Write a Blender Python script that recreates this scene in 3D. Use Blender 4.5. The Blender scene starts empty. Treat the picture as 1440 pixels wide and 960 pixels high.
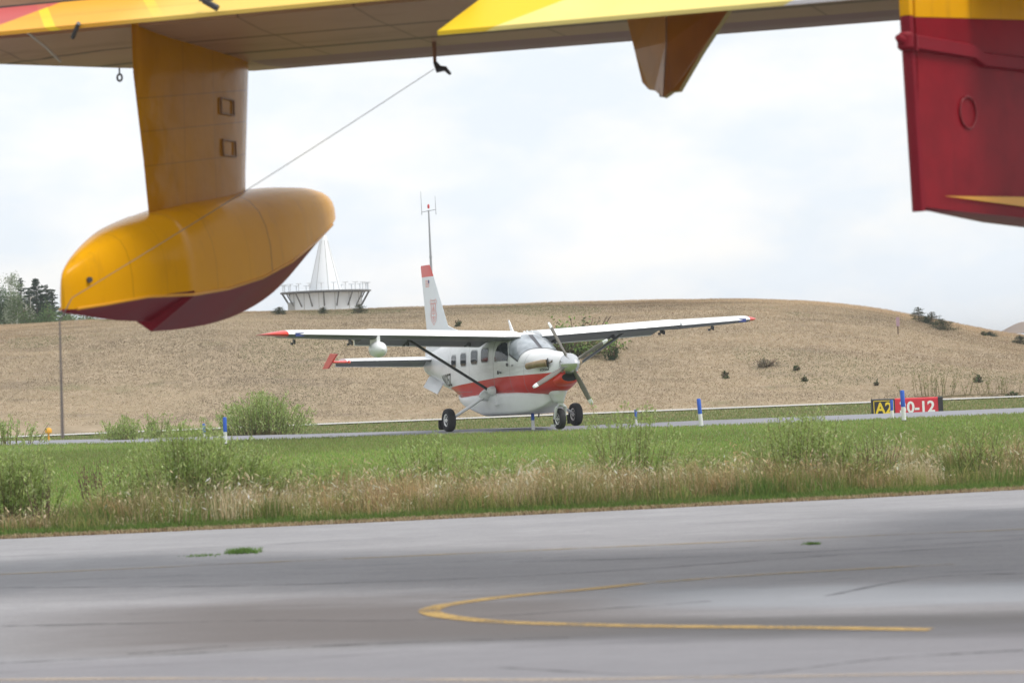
import bpy, bmesh, math, random
import numpy as np
from mathutils import Vector, Matrix
random.seed(7); RNG = np.random.default_rng(11)
R = math.radians; PI = math.pi
S = bpy.context.scene
COL = S.collection

# ------------------------------------------------------------------ camera
FPX, HORIZ, ROLL, CAMZ = 3600.0, 513.0, R(2.2), 1.65
pt = math.atan((HORIZ-480)/FPX)
cf = Vector((0, math.cos(pt), math.sin(pt))); r0 = Vector((1, 0, 0)); u0 = r0.cross(cf)
cr = r0*math.cos(ROLL)-u0*math.sin(ROLL); cu = r0*math.sin(ROLL)+u0*math.cos(ROLL)
cam = bpy.data.cameras.new('camera'); co = bpy.data.objects.new('camera', cam); COL.objects.link(co)
m = Matrix((cr, cu, -cf)).transposed().to_4x4(); m.translation = (0, 0, CAMZ)
co.matrix_world = m
cam.sensor_width = 36; cam.lens = FPX*36/1440; cam.clip_start = .1; cam.clip_end = 6000
cam.dof.use_dof = True; cam.dof.focus_distance = 64; cam.dof.aperture_fstop = 3.2
S.camera = co

# ------------------------------------------------------------------ light
SUN_EL, SUN_AZ = R(60), R(112)       # azimuth measured from the view direction (+Y), positive: to the right
sd = Vector((math.sin(SUN_AZ)*math.cos(SUN_EL), math.cos(SUN_AZ)*math.cos(SUN_EL), math.sin(SUN_EL)))
sun = bpy.data.lights.new('sun', 'SUN'); sun.energy = 2.05; sun.angle = R(20); sun.color = (1, .955, .89)
so = bpy.data.objects.new('sun', sun); COL.objects.link(so)
so.rotation_euler = (-sd).to_track_quat('-Z', 'Y').to_euler()
W = bpy.data.worlds.new('World'); S.world = W; W.use_nodes = True
nt = W.node_tree; nt.nodes.clear()
N = nt.nodes.new; L = nt.links.new
sky = N('ShaderNodeTexSky'); sky.sky_type = 'NISHITA'; sky.sun_disc = False
sky.sun_elevation = SUN_EL; sky.sun_rotation = SUN_AZ; sky.dust_density = 2.0; sky.air_density = 1.0
tc = N('ShaderNodeTexCoord'); mp = N('ShaderNodeMapping'); mp.inputs['Scale'].default_value = (1, 1, 2.2)
n1 = N('ShaderNodeTexNoise'); n1.inputs['Scale'].default_value = 7; n1.inputs['Detail'].default_value = 7; n1.inputs['Roughness'].default_value = .56
mp.inputs['Location'].default_value = (.3, .1, .57)
cr1 = N('ShaderNodeValToRGB'); e = cr1.color_ramp.elements
e[0].position = .32; e[0].color = (.90, .90, .90, 1); e[1].position = .56; e[1].color = (.97, .97, .97, 1)
sc_ = N('ShaderNodeMix'); sc_.data_type = 'RGBA'
mul = N('ShaderNodeVectorMath'); mul.operation = 'SCALE'; mul.inputs['Scale'].default_value = .115
L(tc.outputs['Generated'], mp.inputs[0]); L(mp.outputs[0], n1.inputs['Vector']); L(n1.outputs['Fac'], cr1.inputs[0])
n2 = N('ShaderNodeTexNoise'); n2.inputs['Scale'].default_value = 16; n2.inputs['Detail'].default_value = 6
cr2 = N('ShaderNodeValToRGB'); e = cr2.color_ramp.elements
e[0].position = .40; e[0].color = (.80, .855, .915, 1); e[1].position = .66; e[1].color = (.95, .94, .92, 1)
L(mp.outputs[0], n2.inputs['Vector']); L(n2.outputs['Fac'], cr2.inputs[0])
L(sky.outputs[0], mul.inputs[0])
L(cr1.outputs[0], sc_.inputs['Factor']); L(mul.outputs[0], sc_.inputs['A']); L(cr2.outputs[0], sc_.inputs['B'])
bg = N('ShaderNodeBackground'); bg.inputs['Strength'].default_value = 0.88   # the sky itself enters at 0.115
ow = N('ShaderNodeOutputWorld'); L(sc_.outputs['Result'], bg.inputs[0]); L(bg.outputs[0], ow.inputs[0])
S.view_settings.view_transform = 'Standard'; S.view_settings.look = 'None'
S.view_settings.exposure = 0.43; S.view_settings.gamma = 1; S.view_settings.use_curve_mapping = False

# ------------------------------------------------------------------ helpers
def ray(x, y): return cf+cr*((x-720)/FPX)+cu*((480-y)/FPX)
def P(x, y, Y): d = ray(x, y); return Vector((0, 0, CAMZ))+d*(Y/d.y)
def G(x, y, z=0.): d = ray(x, y); return Vector((0, 0, CAMZ))+d*((z-CAMZ)/d.z)

def tag(o, label=None, cat=None, group=None, kind=None):
    if label: o['label'] = label
    if cat: o['category'] = cat
    if group: o['group'] = group
    if kind: o['kind'] = kind
    return o
def empty(name, loc=(0, 0, 0), rz=0.):
    o = bpy.data.objects.new(name, None); COL.objects.link(o); o.location = loc; o.rotation_euler = (0, 0, rz)
    o.empty_display_size = .2
    return o
def obj(name, v, f, mat, parent=None, smooth=False, mi=None):
    me = bpy.data.meshes.new(name); me.from_pydata([tuple(p) for p in v], [], [tuple(q) for q in f])
    for m_ in (mat if isinstance(mat, (list, tuple)) else [mat]): me.materials.append(m_)
    if mi is not None: me.polygons.foreach_set('material_index', mi)
    bm = bmesh.new(); bm.from_mesh(me); bmesh.ops.recalc_face_normals(bm, faces=bm.faces); bm.to_mesh(me); bm.free()
    if smooth: me.polygons.foreach_set('use_smooth', [True]*len(me.polygons))
    me.update()
    o = bpy.data.objects.new(name, me); COL.objects.link(o)
    if parent: o.parent = parent
    return o
def sharp(o, deg=35):
    me = o.data; me.polygons.foreach_set('use_smooth', [True]*len(me.polygons))
    me.set_sharp_from_angle(angle=R(deg)); return o
class MB:
    def __init__(s): s.v = []; s.f = []; s.m = []
    def add(s, v, f, mi=0):
        b = len(s.v); s.v += [tuple(p) for p in v]; s.f += [tuple(i+b for i in q) for q in f]; s.m += [mi]*len(f)
    def box(s, c, d, mi=0, rot=None):
        vs = []
        for i in range(8):
            p = Vector(((i & 1)-.5, ((i >> 1) & 1)-.5, ((i >> 2) & 1)-.5)); p = Vector((p.x*d[0], p.y*d[1], p.z*d[2]))
            if rot: p = rot @ p
            vs.append(p+Vector(c))
        s.add(vs, [(0, 1, 3, 2), (4, 6, 7, 5), (0, 4, 5, 1), (2, 3, 7, 6), (0, 2, 6, 4), (1, 5, 7, 3)], mi)
    def tube(s, pts, rad, n=8, mi=0, flat=None):
        pts = [Vector(p) for p in pts]; rad = rad if isinstance(rad, (list, tuple)) else [rad]*len(pts)
        vs = []
        for i, p in enumerate(pts):
            t = (pts[min(i+1, len(pts)-1)]-pts[max(i-1, 0)]).normalized()
            a = t.cross(Vector((0, 1, 0)) if abs(t.y) < .8 else Vector((1, 0, 0)))
            if flat is not None: a = Vector(flat)-t*t.dot(Vector(flat))
            a.normalize(); b = t.cross(a)
            k = 1.0 if flat is None else .38
            for j in range(n):
                g = 2*PI*j/n; vs.append(p+a*(math.cos(g)*rad[i])+b*(math.sin(g)*rad[i]*k))
        fs = []
        for i in range(len(pts)-1):
            for j in range(n): fs.append((i*n+j, i*n+(j+1) % n, (i+1)*n+(j+1) % n, (i+1)*n+j))
        fs.append(tuple(range(n))); fs.append(tuple(range((len(pts)-1)*n, len(pts)*n)))
        s.add(vs, fs, mi)
    def lathe(s, prof, c, axis, n=28, mi=0):   # prof: (offset along axis, radius)
        ax = Vector(axis).normalized(); a = ax.cross(Vector((0, 0, 1)) if abs(ax.z) < .9 else Vector((1, 0, 0))).normalized(); b = ax.cross(a)
        vs = []
        for (h, r) in prof:
            for j in range(n):
                g = 2*PI*j/n; vs.append(Vector(c)+ax*h+a*(r*math.cos(g))+b*(r*math.sin(g)))
        fs = [(i*n+j, i*n+(j+1) % n, (i+1)*n+(j+1) % n, (i+1)*n+j) for i in range(len(prof)-1) for j in range(n)]
        if prof[0][1] > 1e-4: fs.append(tuple(range(n)))
        if prof[-1][1] > 1e-4: fs.append(tuple(range((len(prof)-1)*n, len(prof)*n)))
        s.add(vs, fs, mi)
    def build(s, name, mat, parent=None, smooth=None):
        o = obj(name, s.v, s.f, mat, parent, mi=s.m if isinstance(mat, (list, tuple)) else None)
        if smooth: sharp(o, smooth)
        return o
def loft(rings, cap=True):
    n = len(rings[0]); v = [p for r in rings for p in r]; f = []
    for i in range(len(rings)-1):
        for j in range(n): f.append((i*n+j, i*n+(j+1) % n, (i+1)*n+(j+1) % n, (i+1)*n+j))
    if cap: f.append(tuple(range(n))); f.append(tuple(range((len(rings)-1)*n, len(rings)*n)))
    return v, f
def text_mesh(txt, size, bold=0.0):
    c = bpy.data.curves.new('lettering', 'FONT'); c.body = txt; c.size = size; c.align_x = 'CENTER'; c.align_y = 'CENTER'; c.offset = bold
    c.resolution_u = 4
    o = bpy.data.objects.new('lettering', c); COL.objects.link(o)
    dg = bpy.context.evaluated_depsgraph_get(); dg.update()
    me = bpy.data.meshes.new_from_object(o.evaluated_get(dg)); bpy.data.objects.remove(o)
    bm = bmesh.new(); bm.from_mesh(me); bmesh.ops.triangulate(bm, faces=bm.faces); bmesh.ops.subdivide_edges(bm, edges=bm.edges, cuts=4, use_grid_fill=True); bm.to_mesh(me); bm.free()
    v = [Vector(p.co) for p in me.vertices]; f = [tuple(p.vertices) for p in me.polygons]
    bpy.data.meshes.remove(me); return v, f

# ------------------------------------------------------------------ materials
def pmat(name, col, rough=.5, metal=0., var=.0, vscale=3., bump=0., bscale=30., coat=0., spec=.5, rvar=0.):
    m_ = bpy.data.materials.new(name); m_.use_nodes = True; t = m_.node_tree; b = t.nodes['Principled BSDF']
    b.inputs['Base Color'].default_value = (*col, 1); b.inputs['Roughness'].default_value = rough; b.inputs['Metallic'].default_value = metal
    b.inputs['Coat Weight'].default_value = coat; b.inputs['Coat Roughness'].default_value = .12; b.inputs['Specular IOR Level'].default_value = spec
    tcn = t.nodes.new('ShaderNodeTexCoord')
    nz = t.nodes.new('ShaderNodeTexNoise'); nz.inputs['Scale'].default_value = vscale; nz.inputs['Detail'].default_value = 6
    t.links.new(tcn.outputs['Object'], nz.inputs['Vector'])
    mx = t.nodes.new('ShaderNodeMix'); mx.data_type = 'RGBA'
    mx.inputs['A'].default_value = (*[c*(1-var) for c in col], 1); mx.inputs['B'].default_value = (*[min(1, c*(1+var)) for c in col], 1)
    rp = t.nodes.new('ShaderNodeMapRange'); rp.inputs['From Min'].default_value = .3; rp.inputs['From Max'].default_value = .7
    t.links.new(nz.outputs['Fac'], rp.inputs['Value']); t.links.new(rp.outputs[0], mx.inputs['Factor'])
    t.links.new(mx.outputs['Result'], b.inputs['Base Color'])
    if rvar:
        rr = t.nodes.new('ShaderNodeMapRange'); rr.inputs['To Min'].default_value = rough-rvar; rr.inputs['To Max'].default_value = rough+rvar
        t.links.new(nz.outputs['Fac'], rr.inputs['Value']); t.links.new(rr.outputs[0], b.inputs['Roughness'])
    if bump:
        nb = t.nodes.new('ShaderNodeTexNoise'); nb.inputs['Scale'].default_value = bscale; nb.inputs['Detail'].default_value = 4
        t.links.new(tcn.outputs['Object'], nb.inputs['Vector'])
        bp = t.nodes.new('ShaderNodeBump'); bp.inputs['Strength'].default_value = bump; bp.inputs['Distance'].default_value = .02
        t.links.new(nb.outputs['Fac'], bp.inputs['Height']); t.links.new(bp.outputs[0], b.inputs['Normal'])
    m_['mix'] = mx.name
    return m_
class NT:   # small node-graph helper
    def __init__(s, m_): s.t = m_.node_tree; s.b = s.t.nodes['Principled BSDF']
    def n(s, k, **kw):
        q = s.t.nodes.new(k)
        for a, v in kw.items():
            if a in q.inputs: q.inputs[a].default_value = v
            else: setattr(q, a, v)
        return q
    def l(s, a, b): s.t.links.new(a, b)
    def math(s, op, a, b=None, clamp=False):
        q = s.t.nodes.new('ShaderNodeMath'); q.operation = op; q.use_clamp = clamp
        for i, x in enumerate((a, b)):
            if x is None: continue
            if isinstance(x, (int, float)): q.inputs[i].default_value = x
            else: s.l(x, q.inputs[i])
        return q.outputs[0]
    def mix(s, fac, a, b):
        q = s.t.nodes.new('ShaderNodeMix'); q.data_type = 'RGBA'
        for k, x in (('Factor', fac), ('A', a), ('B', b)):
            if isinstance(x, (int, float)): q.inputs[k].default_value = x
            elif isinstance(x, tuple): q.inputs[k].default_value = (*x, 1)
            else: s.l(x, q.inputs[k])
        return q.outputs['Result']
    def noise(s, vec, scale, detail=5, rough=.5, sx=None):
        if sx:
            mpn = s.n('ShaderNodeMapping'); mpn.inputs['Scale'].default_value = sx[:3]
            if len(sx) > 3: mpn.inputs['Rotation'].default_value = (0, 0, sx[3])
            s.l(vec, mpn.inputs[0]); vec = mpn.outputs[0]
        q = s.n('ShaderNodeTexNoise'); q.inputs['Scale'].default_value = scale; q.inputs['Detail'].default_value = detail; q.inputs['Roughness'].default_value = rough
        s.l(vec, q.inputs['Vector']); return q.outputs['Fac']
    def ramp(s, x, a, b, lo=0., hi=1.):
        q = s.n('ShaderNodeMapRange'); q.interpolation_type = 'SMOOTHSTEP'
        for k, v in (('From Min', a), ('From Max', b), ('To Min', lo), ('To Max', hi)): q.inputs[k].default_value = v
        s.l(x, q.inputs['Value']); return q.outputs[0]
def gm(name, rough=.9, spec=.2):
    m_ = bpy.data.materials.new(name); m_.use_nodes = True; g = NT(m_)
    g.b.inputs['Roughness'].default_value = rough; g.b.inputs['Specular IOR Level'].default_value = spec
    g.pos = g.n('ShaderNodeTexCoord').outputs['Object']; sx = g.n('ShaderNodeSeparateXYZ'); g.l(g.pos, sx.inputs[0])
    g.x, g.y, g.z = sx.outputs; return m_, g

WHITE = pmat('white_paint', (.78, .79, .80), .32, var=.03, coat=.35, vscale=2)
GREYW = pmat('pod_white_paint', (.66, .675, .68), .38, var=.05, coat=.2)
REDP = pmat('red_paint', (.66, .05, .03), .35, var=.06, coat=.3)
BLACK = pmat('black_rubber', (.018, .018, .02), .75, var=.2, bump=.2, bscale=60)
DARK = pmat('dark_metal', (.045, .045, .05), .5, var=.2)
STEEL = pmat('polished_spinner', (.66, .67, .69), .22, metal=.75, var=.05)
RIM = pmat('rim_metal', (.80, .80, .78), .4, var=.1)
GLASS = pmat('tinted_glazing', (.03, .038, .045), .08, var=.3, spec=.4, coat=.0)
TANM = pmat('heat_tinted_metal', (.34, .25, .15), .42, metal=.4, var=.3, vscale=9)
BLADE = pmat('propeller_grey', (.17, .155, .14), .5)
INK = pmat('dark_lettering', (.03, .03, .03), .5)
REDINK = pmat('faded_red_emblem', (.80, .40, .36), .6)
NAVY = pmat('navy_ink', (.05, .07, .25), .5)
YEL = pmat('fire_yellow_paint', (.66, .30, .008), .38, var=.07, vscale=1.5, coat=.1, rvar=.08)
YELB = pmat('bright_yellow_paint', (.82, .56, .04), .35, var=.05)
CREAM = pmat('faded_cream_paint', (.84, .72, .34), .4, var=.05)
CRIM = pmat('crimson_paint', (.20, .005, .014), .5, var=.12, vscale=2, coat=.0, spec=.2, rvar=.06)
MAUVE = pmat('leading_edge_dark_red', (.20, .03, .045), .4, var=.1)
ROPE = pmat('steel_cable', (.15, .13, .12), .6, var=.2)

# ================================================================== GROUND
def mesh_grid(name, xs, ys, zf, mat, wf=None):
    X, Y = np.meshgrid(xs, ys); 
    if wf: X, Y = wf(X, Y)
    Z = zf(X, Y); v = np.stack([X.ravel(), Y.ravel(), Z.ravel()], 1)
    nx, ny = len(xs), len(ys); i, j = np.meshgrid(np.arange(nx-1), np.arange(ny-1)); a = (j*nx+i).ravel()
    f = np.stack([a, a+1, a+1+nx, a+nx], 1)
    me = bpy.data.meshes.new(name); me.from_pydata(v.tolist(), [], f.tolist()); me.materials.append(mat)
    me.polygons.foreach_set('use_smooth', [True]*len(me.polygons)); me.update()
    o = bpy.data.objects.new(name, me); COL.objects.link(o); return o
_ph = RNG.uniform(0, 6.28, (12, 2)); _dr = RNG.normal(0, 1, (12, 2))
def wob(X, Y, s):
    z = 0
    for k in range(12): z = z+np.sin((X*_dr[k, 0]+Y*_dr[k, 1])/s+_ph[k, 0])/12
    return z
def tar_edge(X): Xc = np.clip(X, -9, 9); return 28.15+.165*Xc+.008*Xc**2+(X-Xc)*.2
def taxi_near(X): return 63.2+.016*(np.clip(X, -30, 16)-8)**2
TW = 9.0
def zland(X, Y):
    yn = taxi_near(X); d = Y-yn
    z = -.03+.03*wob(X, Y, 3)*np.clip((Y-30)/5, 0, 1)*np.clip((-d-.3)/3, 0, 1)
    under = np.clip((d-4.5)/8, 0, 1); z = z-.40*under*under*(3-2*under)
    z = np.where((d > -.2) & (d < TW+.4), z-.03, z)
    z = z-.45*np.clip((tar_edge(X)-Y)/60, 0, 1)
    far = np.clip((Y-140)/200, 0, 1)
    return z-far*.4
def ztaxi(X, Y):
    d = Y-taxi_near(X); return np.maximum(zland(X, Y)+.02, -.05*np.clip(1-d/.9, 0, 1)-.045*np.clip(d-(1.8+2.4*np.clip((X+3)/8, 0, 1)), 0, 9)**1.15)
# tarmac
m_tar, g = gm('tarmac_surface', .62, .35)
p = g.pos
base = g.noise(p, .55, 6, .6, (1, 2.2, 1, .13)); fine = g.noise(p, 26, 4, .7); mid = g.noise(p, 3.2, 6, .65, (.5, 3.0, 1, .15))
c = g.mix(g.ramp(base, .3, .72), (.265, .26, .275), (.35, .343, .36))
c = g.mix(g.ramp(mid, .45, .8, 0, .45), c, (.185, .18, .19))
stk = g.noise(p, 9, 6, .7, (.35, 3.2, 1, .12)); c = g.mix(g.ramp(stk, .45, .62, 0, .5), c, (.16, .158, .168)); c = g.mix(g.ramp(g.noise(p, 4, 7, .75, (.25, 4.5, 1, .14)), .5, .64, 0, .55), c, (.17, .165, .175)); c = g.mix(g.ramp(g.noise(p, 55, 3, .7, (.5, 2, 1, .12)), .45, .65, 0, .4), c, (.14, .138, .145)); c = g.mix(g.ramp(g.noise(p, 6, 6, .7, (.3, 3, 1, .1)), .55, .8, 0, .5), c, (.42, .41, .42))
c = g.mix(g.math('MULTIPLY', g.ramp(fine, .35, .75), .32), c, (.40, .395, .40))
spk = g.noise(p, 90, 2, .6); c = g.mix(g.ramp(spk, .55, .75, 0, .5), c, (.12, .12, .125))
# paving lanes: joints run with the edge
yy = g.math('SUBTRACT', g.y, g.math('MULTIPLY', g.x, .13))
lane = g.math('FRACT', g.math('DIVIDE', g.math('ADD', yy, g.math('MULTIPLY', g.noise(p, .5, 3), .5)), 3.4))
joint = g.math('MULTIPLY', g.ramp(g.math('ABSOLUTE', g.math('SUBTRACT', lane, .5)), .0, .014, 1, 0), g.ramp(g.noise(p, 1.2, 3), .42, .62, 0, .75))
c = g.mix(joint, c, (.075, .072, .075))
# bluish puddle sheen put into colour, and stained band with their own shapes
wb = g.math('MULTIPLY', g.math('SUBTRACT', g.noise(p, .6, 6, .65, (.45, 1.6, 1)), .5), 2.6)
wb2 = g.math('MULTIPLY', g.math('SUBTRACT', g.noise(p, 2.2, 5, .7, (.35, 2.5, 1)), .5), 1.0)
ys = g.math('ADD', g.math('ADD', g.y, g.math('MULTIPLY', g.x, .24)), g.math('MULTIPLY', wb2, .8))
st = g.math('MULTIPLY', g.ramp(ys, 14.9, 15.6), g.ramp(ys, 16.3, 16.9, 1, 0)); st = g.math('MULTIPLY', st, g.ramp(g.x, -2.6, .6))
c = g.mix(g.math('MULTIPLY', st, .92), c, (.060, .055, .055))
yb = g.math('ADD', g.y, wb); st2 = g.math('MULTIPLY', g.ramp(yb, 15.0, 16.0), g.ramp(yb, 17.6, 19.2, 1, 0)); st2 = g.math('MULTIPLY', st2, g.ramp(g.x, -4.5, -1.8)); st2 = g.math('MULTIPLY', st2, g.ramp(g.x, -.2, 1.6, 1, .25))
c = g.mix(g.math('MULTIPLY', st2, .80), c, (.105, .088, .082))
st3 = g.math('MULTIPLY', g.ramp(yb, 12.0, 13.6, 1, 1), g.ramp(yb, 14.6, 15.6, 1, 0))
c = g.mix(g.math('MULTIPLY', st3, .6), c, (.17, .163, .18))
bl = g.math('MULTIPLY', g.ramp(ys, 16.9, 17.5), g.ramp(ys, 18.3, 19.2, 1, 0)); bl = g.math('MULTIPLY', bl, g.ramp(g.x, .2, 1.4))
c = g.mix(g.math('MULTIPLY', bl, .5), c, (.23, .25, .29))
# edge grime near the grass
eg = g.math('SUBTRACT', g.math('SUBTRACT', g.y, g.math('MULTIPLY', g.x, .165)), wb2)
g.l(c, g.b.inputs['Base Color'])
rg = g.math('SUBTRACT', .66, g.math('ADD', g.math('MULTIPLY', bl, .22), g.math('MULTIPLY', st, .12))); g.l(rg, g.b.inputs['Roughness'])
bp = g.n('ShaderNodeBump'); bp.inputs['Strength'].default_value = .35; bp.inputs['Distance'].default_value = .01; g.l(spk, bp.inputs['Height']); g.l(bp.outputs[0], g.b.inputs['Normal'])
def tarw(X, Y):
    e_ = tar_edge(X)+.10*wob(X, Y*0, .35)+.05*wob(X, Y*0, .12); return X, -40+(Y)*(e_+40)
o = mesh_grid('tarmac', np.concatenate([np.linspace(-90, -12, 12), np.linspace(-11.9, 11.9, 400), np.linspace(12, 90, 12)]), np.array([0, .25, .5, .7, .8, .9, .97, 1.]), lambda X, Y: X*0, m_tar, tarw)
tag(o, 'grey weathered tarmac apron', None, None, 'structure')

# grass field sheet
m_fld, g = gm('field_soil_and_grass')
p = g.pos
a1 = g.noise(p, .35, 6, .6, (1, .6, 1)); a2 = g.noise(p, 5, 6, .7); a3 = g.noise(p, .12, 4, .6, (1, 3, 1))
green = g.mix(g.ramp(a1, .3, .7), (.085, .15, .035), (.15, .21, .06))
green = g.mix(g.ramp(a2, .35, .75, 0, .6), green, (.16, .18, .06))
tan_ = g.mix(a2, (.16, .125, .06), (.30, .235, .13))
farm = g.ramp(g.y, 70, 84); patch = g.ramp(g.noise(p, .22, 5, .6, (.5, 1.4, 1)), .40, .62)
c = g.mix(g.math('MULTIPLY', g.math('MULTIPLY', farm, patch), .8), green, tan_)
c = g.mix(g.ramp(g.y, 96, 101, 0, .6), c, (.25, .21, .11))
g.l(c, g.b.inputs['Base Color'])
bp = g.n('ShaderNodeBump'); bp.inputs['Strength'].default_value = .6; bp.inputs['Distance'].default_value = .05; g.l(g.noise(p, 14, 4, .7), bp.inputs['Height']); g.l(bp.outputs[0], g.b.inputs['Normal'])
def fw(X, Y): e_ = tar_edge(X)-.4; return X, e_+Y*(118-e_)
o = mesh_grid('grass_field', np.linspace(-70, 70, 281), np.linspace(0, 1, 180), zland, m_fld, fw)
tag(o, 'green airfield grass around the taxiway', None, None, 'structure')
m_g2, g = gm('distant_ground'); g.l(g.mix(g.noise(g.pos, .05, 5), (.10, .13, .05), (.24, .20, .12)), g.b.inputs['Base Color'])
o = mesh_grid('ground', np.linspace(-3000, 3000, 25), np.linspace(-200, 5000, 25), lambda X, Y: X*0-1.6, m_g2); tag(o, kind='structure')
# taxiway
m_tx, g = gm('taxiway_asphalt', .7, .3)
g.l(g.mix(g.ramp(g.noise(g.pos, 1.5, 6, .6, (.4, 2, 1)), .3, .7), (.20, .20, .225), (.27, .27, .30)), g.b.inputs['Base Color'])
def tw(X, Y): return X, taxi_near(X)+Y*TW+.12*wob(X, Y*0, .5)
o = mesh_grid('taxiway', np.linspace(-70, 70, 400), np.linspace(0, 1, 14), ztaxi, m_tx, tw); tag(o, kind='structure')
m_gr, g = gm('pale_gravel', .9); g.l(g.mix(g.noise(g.pos, 2, 6, .7), (.34, .33, .31), (.62, .61, .58)), g.b.inputs['Base Color'])
def gw(X, Y): return X, 100.6+.04*X-.0022*(X-8)**2*(X < 8)+Y*2.4+.25*wob(X, Y*0, 2)
o = mesh_grid('gravel_road', np.linspace(-70, 70, 200), np.linspace(0, 1, 4), lambda X, Y: zland(X, Y)+.05, m_gr, gw); tag(o, kind='structure')

# hill
rpx = [-400, -200, 0, 150, 300, 400, 500, 600, 700, 800, 900, 1000, 1100, 1180, 1250, 1300, 1350, 1400, 1440, 1560, 1800]
rpy = [474, 468, 460, 451, 442, 440, 437, 433.5, 430.5, 427.5, 424.5, 422.5, 423.5, 428.5, 438, 448, 458, 468, 475, 484, 480]
ru = []; rz = []
for a_, b_ in zip(rpx, rpy): q = P(a_, b_+1.5, 150); ru.append(q.x/q.y); rz.append(q.z)
ru = np.array(ru); rz = np.array(rz)
def zhill(X, Y):
    u = X/Y; top = np.interp(u, ru, rz)
    k = 0.6*(np.interp(u+.012, ru, rz)+np.interp(u-.012, ru, rz))/2+.4*top
    b_ = 103.5+.04*X-.0022*(X-8)**2*(X < 8)
    t = np.clip((Y-b_)/(150-b_), 0, 1); s = 1-(1-t)**1.7; s = s*s*(3-2*s)*.45+s*.55
    foot = -.48
    z = foot+(k-foot)*s + .16*wob(X, Y, 4)*np.clip(t*4, 0, 1)*np.clip((1-t)*3, .15, 1)+.06*wob(X, Y, 1.3)*np.clip(t*4, 0, 1)
    return z-np.clip(Y-152, 0, 400)*.004*1.5
m_hl, g = gm('dry_hill_grass', .95, .1)
p = g.pos
h1 = g.noise(p, .16, 6, .62, (1, .5, 1)); h2 = g.noise(p, 2.2, 6, .75, (.6, .35, 2)); h3 = g.noise(p, .5, 5, .6, (.5, 1.6, 1))
c = g.mix(g.ramp(h1, .3, .7), (.27, .215, .145), (.34, .27, .18))
c = g.mix(g.ramp(h2, .35, .7, 0, .75), c, (.40, .315, .225))
c = g.mix(g.ramp(h3, .52, .72, 0, .55), c, (.20, .16, .12))
c = g.mix(g.ramp(g.noise(p, .3, 4), .62, .75, 0, .4), c, (.14, .16, .07))
g.l(c, g.b.inputs['Base Color'])
bp = g.n('ShaderNodeBump'); bp.inputs['Strength'].default_value = .45; bp.inputs['Distance'].default_value = .12; g.l(h2, bp.inputs['Height']); g.l(bp.outputs[0], g.b.inputs['Normal'])
def hw_(X, Y): return X*(Y/150.), Y
o = mesh_grid('hill', np.linspace(-75, 75, 301), np.concatenate([np.linspace(99, 156, 150), np.linspace(158, 330, 40)]), zhill, m_hl, hw_); tag(o, kind='structure')
m_md, g = gm('bare_soil', .95, .1); g.l(g.mix(g.noise(g.pos, .4, 5), (.20, .155, .13), (.28, .22, .18)), g.b.inputs['Base Color'])
q = P(1440, 463, 420)
o = mesh_grid('mound', np.linspace(-16, 16, 40), np.linspace(-12, 12, 30), lambda X, Y: (q.z+.6)-1.0+1.7*np.exp(-(X/3.4)**2-(Y/4)**2)-.05*np.abs(X)-.02*np.abs(X)**1.5+.15*wob(X, Y, .8), m_md); o.location = (q.x, 420, 0)
tag(o, kind='structure')

# yellow painted lines
def smooth_path(pts, n=10):
    pts = [Vector(p_) for p_ in pts]; out = []
    for i in range(len(pts)-1):
        p0 = pts[max(i-1, 0)]; p1 = pts[i]; p2 = pts[i+1]; p3 = pts[min(i+2, len(pts)-1)]
        for k in range(n):
            t = k/n; out.append(.5*((2*p1)+(p2-p0)*t+(2*p0-5*p1+4*p2-p3)*t*t+(3*p1-p0-3*p2+p3)*t**3))
    out.append(pts[-1]); return out
def strip(name, pts, w, mat, z=.004, jag=0.):
    pts = smooth_path([Vector((p_[0], p_[1], 0)) for p_ in pts]); v = []; f = []
    for i, q_ in enumerate(pts):
        t = (pts[min(i+1, len(pts)-1)]-pts[max(i-1, 0)]).normalized(); nn = Vector((-t.y, t.x, 0))
        ww = w*.5*(1+jag*random.uniform(-1, 1))
        v += [q_+nn*ww+Vector((0, 0, z)), q_-nn*ww+Vector((0, 0, z))]
        if i: f.append((2*i-2, 2*i-1, 2*i+1, 2*i))
    return tag(obj(name, v, f, mat), kind='structure')
def paintmat(name, col, keep, nsc=3.):
    m_, g = gm(name, .6, .3); m_.node_tree.nodes.remove; p = g.pos
    g.l(g.mix(g.noise(p, 8, 4), col, tuple(x*.8 for x in col)), g.b.inputs['Base Color'])
    al = g.ramp(g.math('ADD', g.math('MULTIPLY', g.noise(p, nsc, 5, .7), .6), g.math('MULTIPLY', g.noise(p, 40, 3, .7), .4)), .5-keep*.5-.08, .5-keep*.5+.22)
    al = g.math('MULTIPLY', al, .95); g.l(al, g.b.inputs['Alpha']); return m_
PY1 = paintmat('worn_yellow_line', (.56, .36, .10), .22, 2.2); PY2 = paintmat('faded_yellow_line', (.50, .38, .20), .06, 1.0); PY3 = paintmat('very_faded_line', (.55, .44, .33), .12, .8)
strip('painted_line', [(-9, 22.1), (-4.5, 22.3), (-1.27, 22.6), (1, 22.78), (4.5, 23.0), (8, 23.2)], .13, PY2)
strip('painted_line', [(.9, 18.95), (.5, 18.64), (-.07, 18.31), (-.42, 17.96), (-.58, 17.72), (-.63, 17.37), (-.47, 16.93), (-.07, 16.44), (.73, 15.92), (1.57, 15.51), (2.4, 15.08)], .15, PY1)
strip('painted_line', [(3.3, 19.58), (1.97, 19.34), (.93, 18.97)], .14, PY2)
strip('painted_line', [(-6, 14.6), (-2.9, 14.33), (-.07, 13.44), (1, 13.22), (2.5, 12.95), (5, 12.6)], .10, PY3)
m_seam = paintmat('tar_seam', (.07, .067, .07), .12, 1.3)
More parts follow.
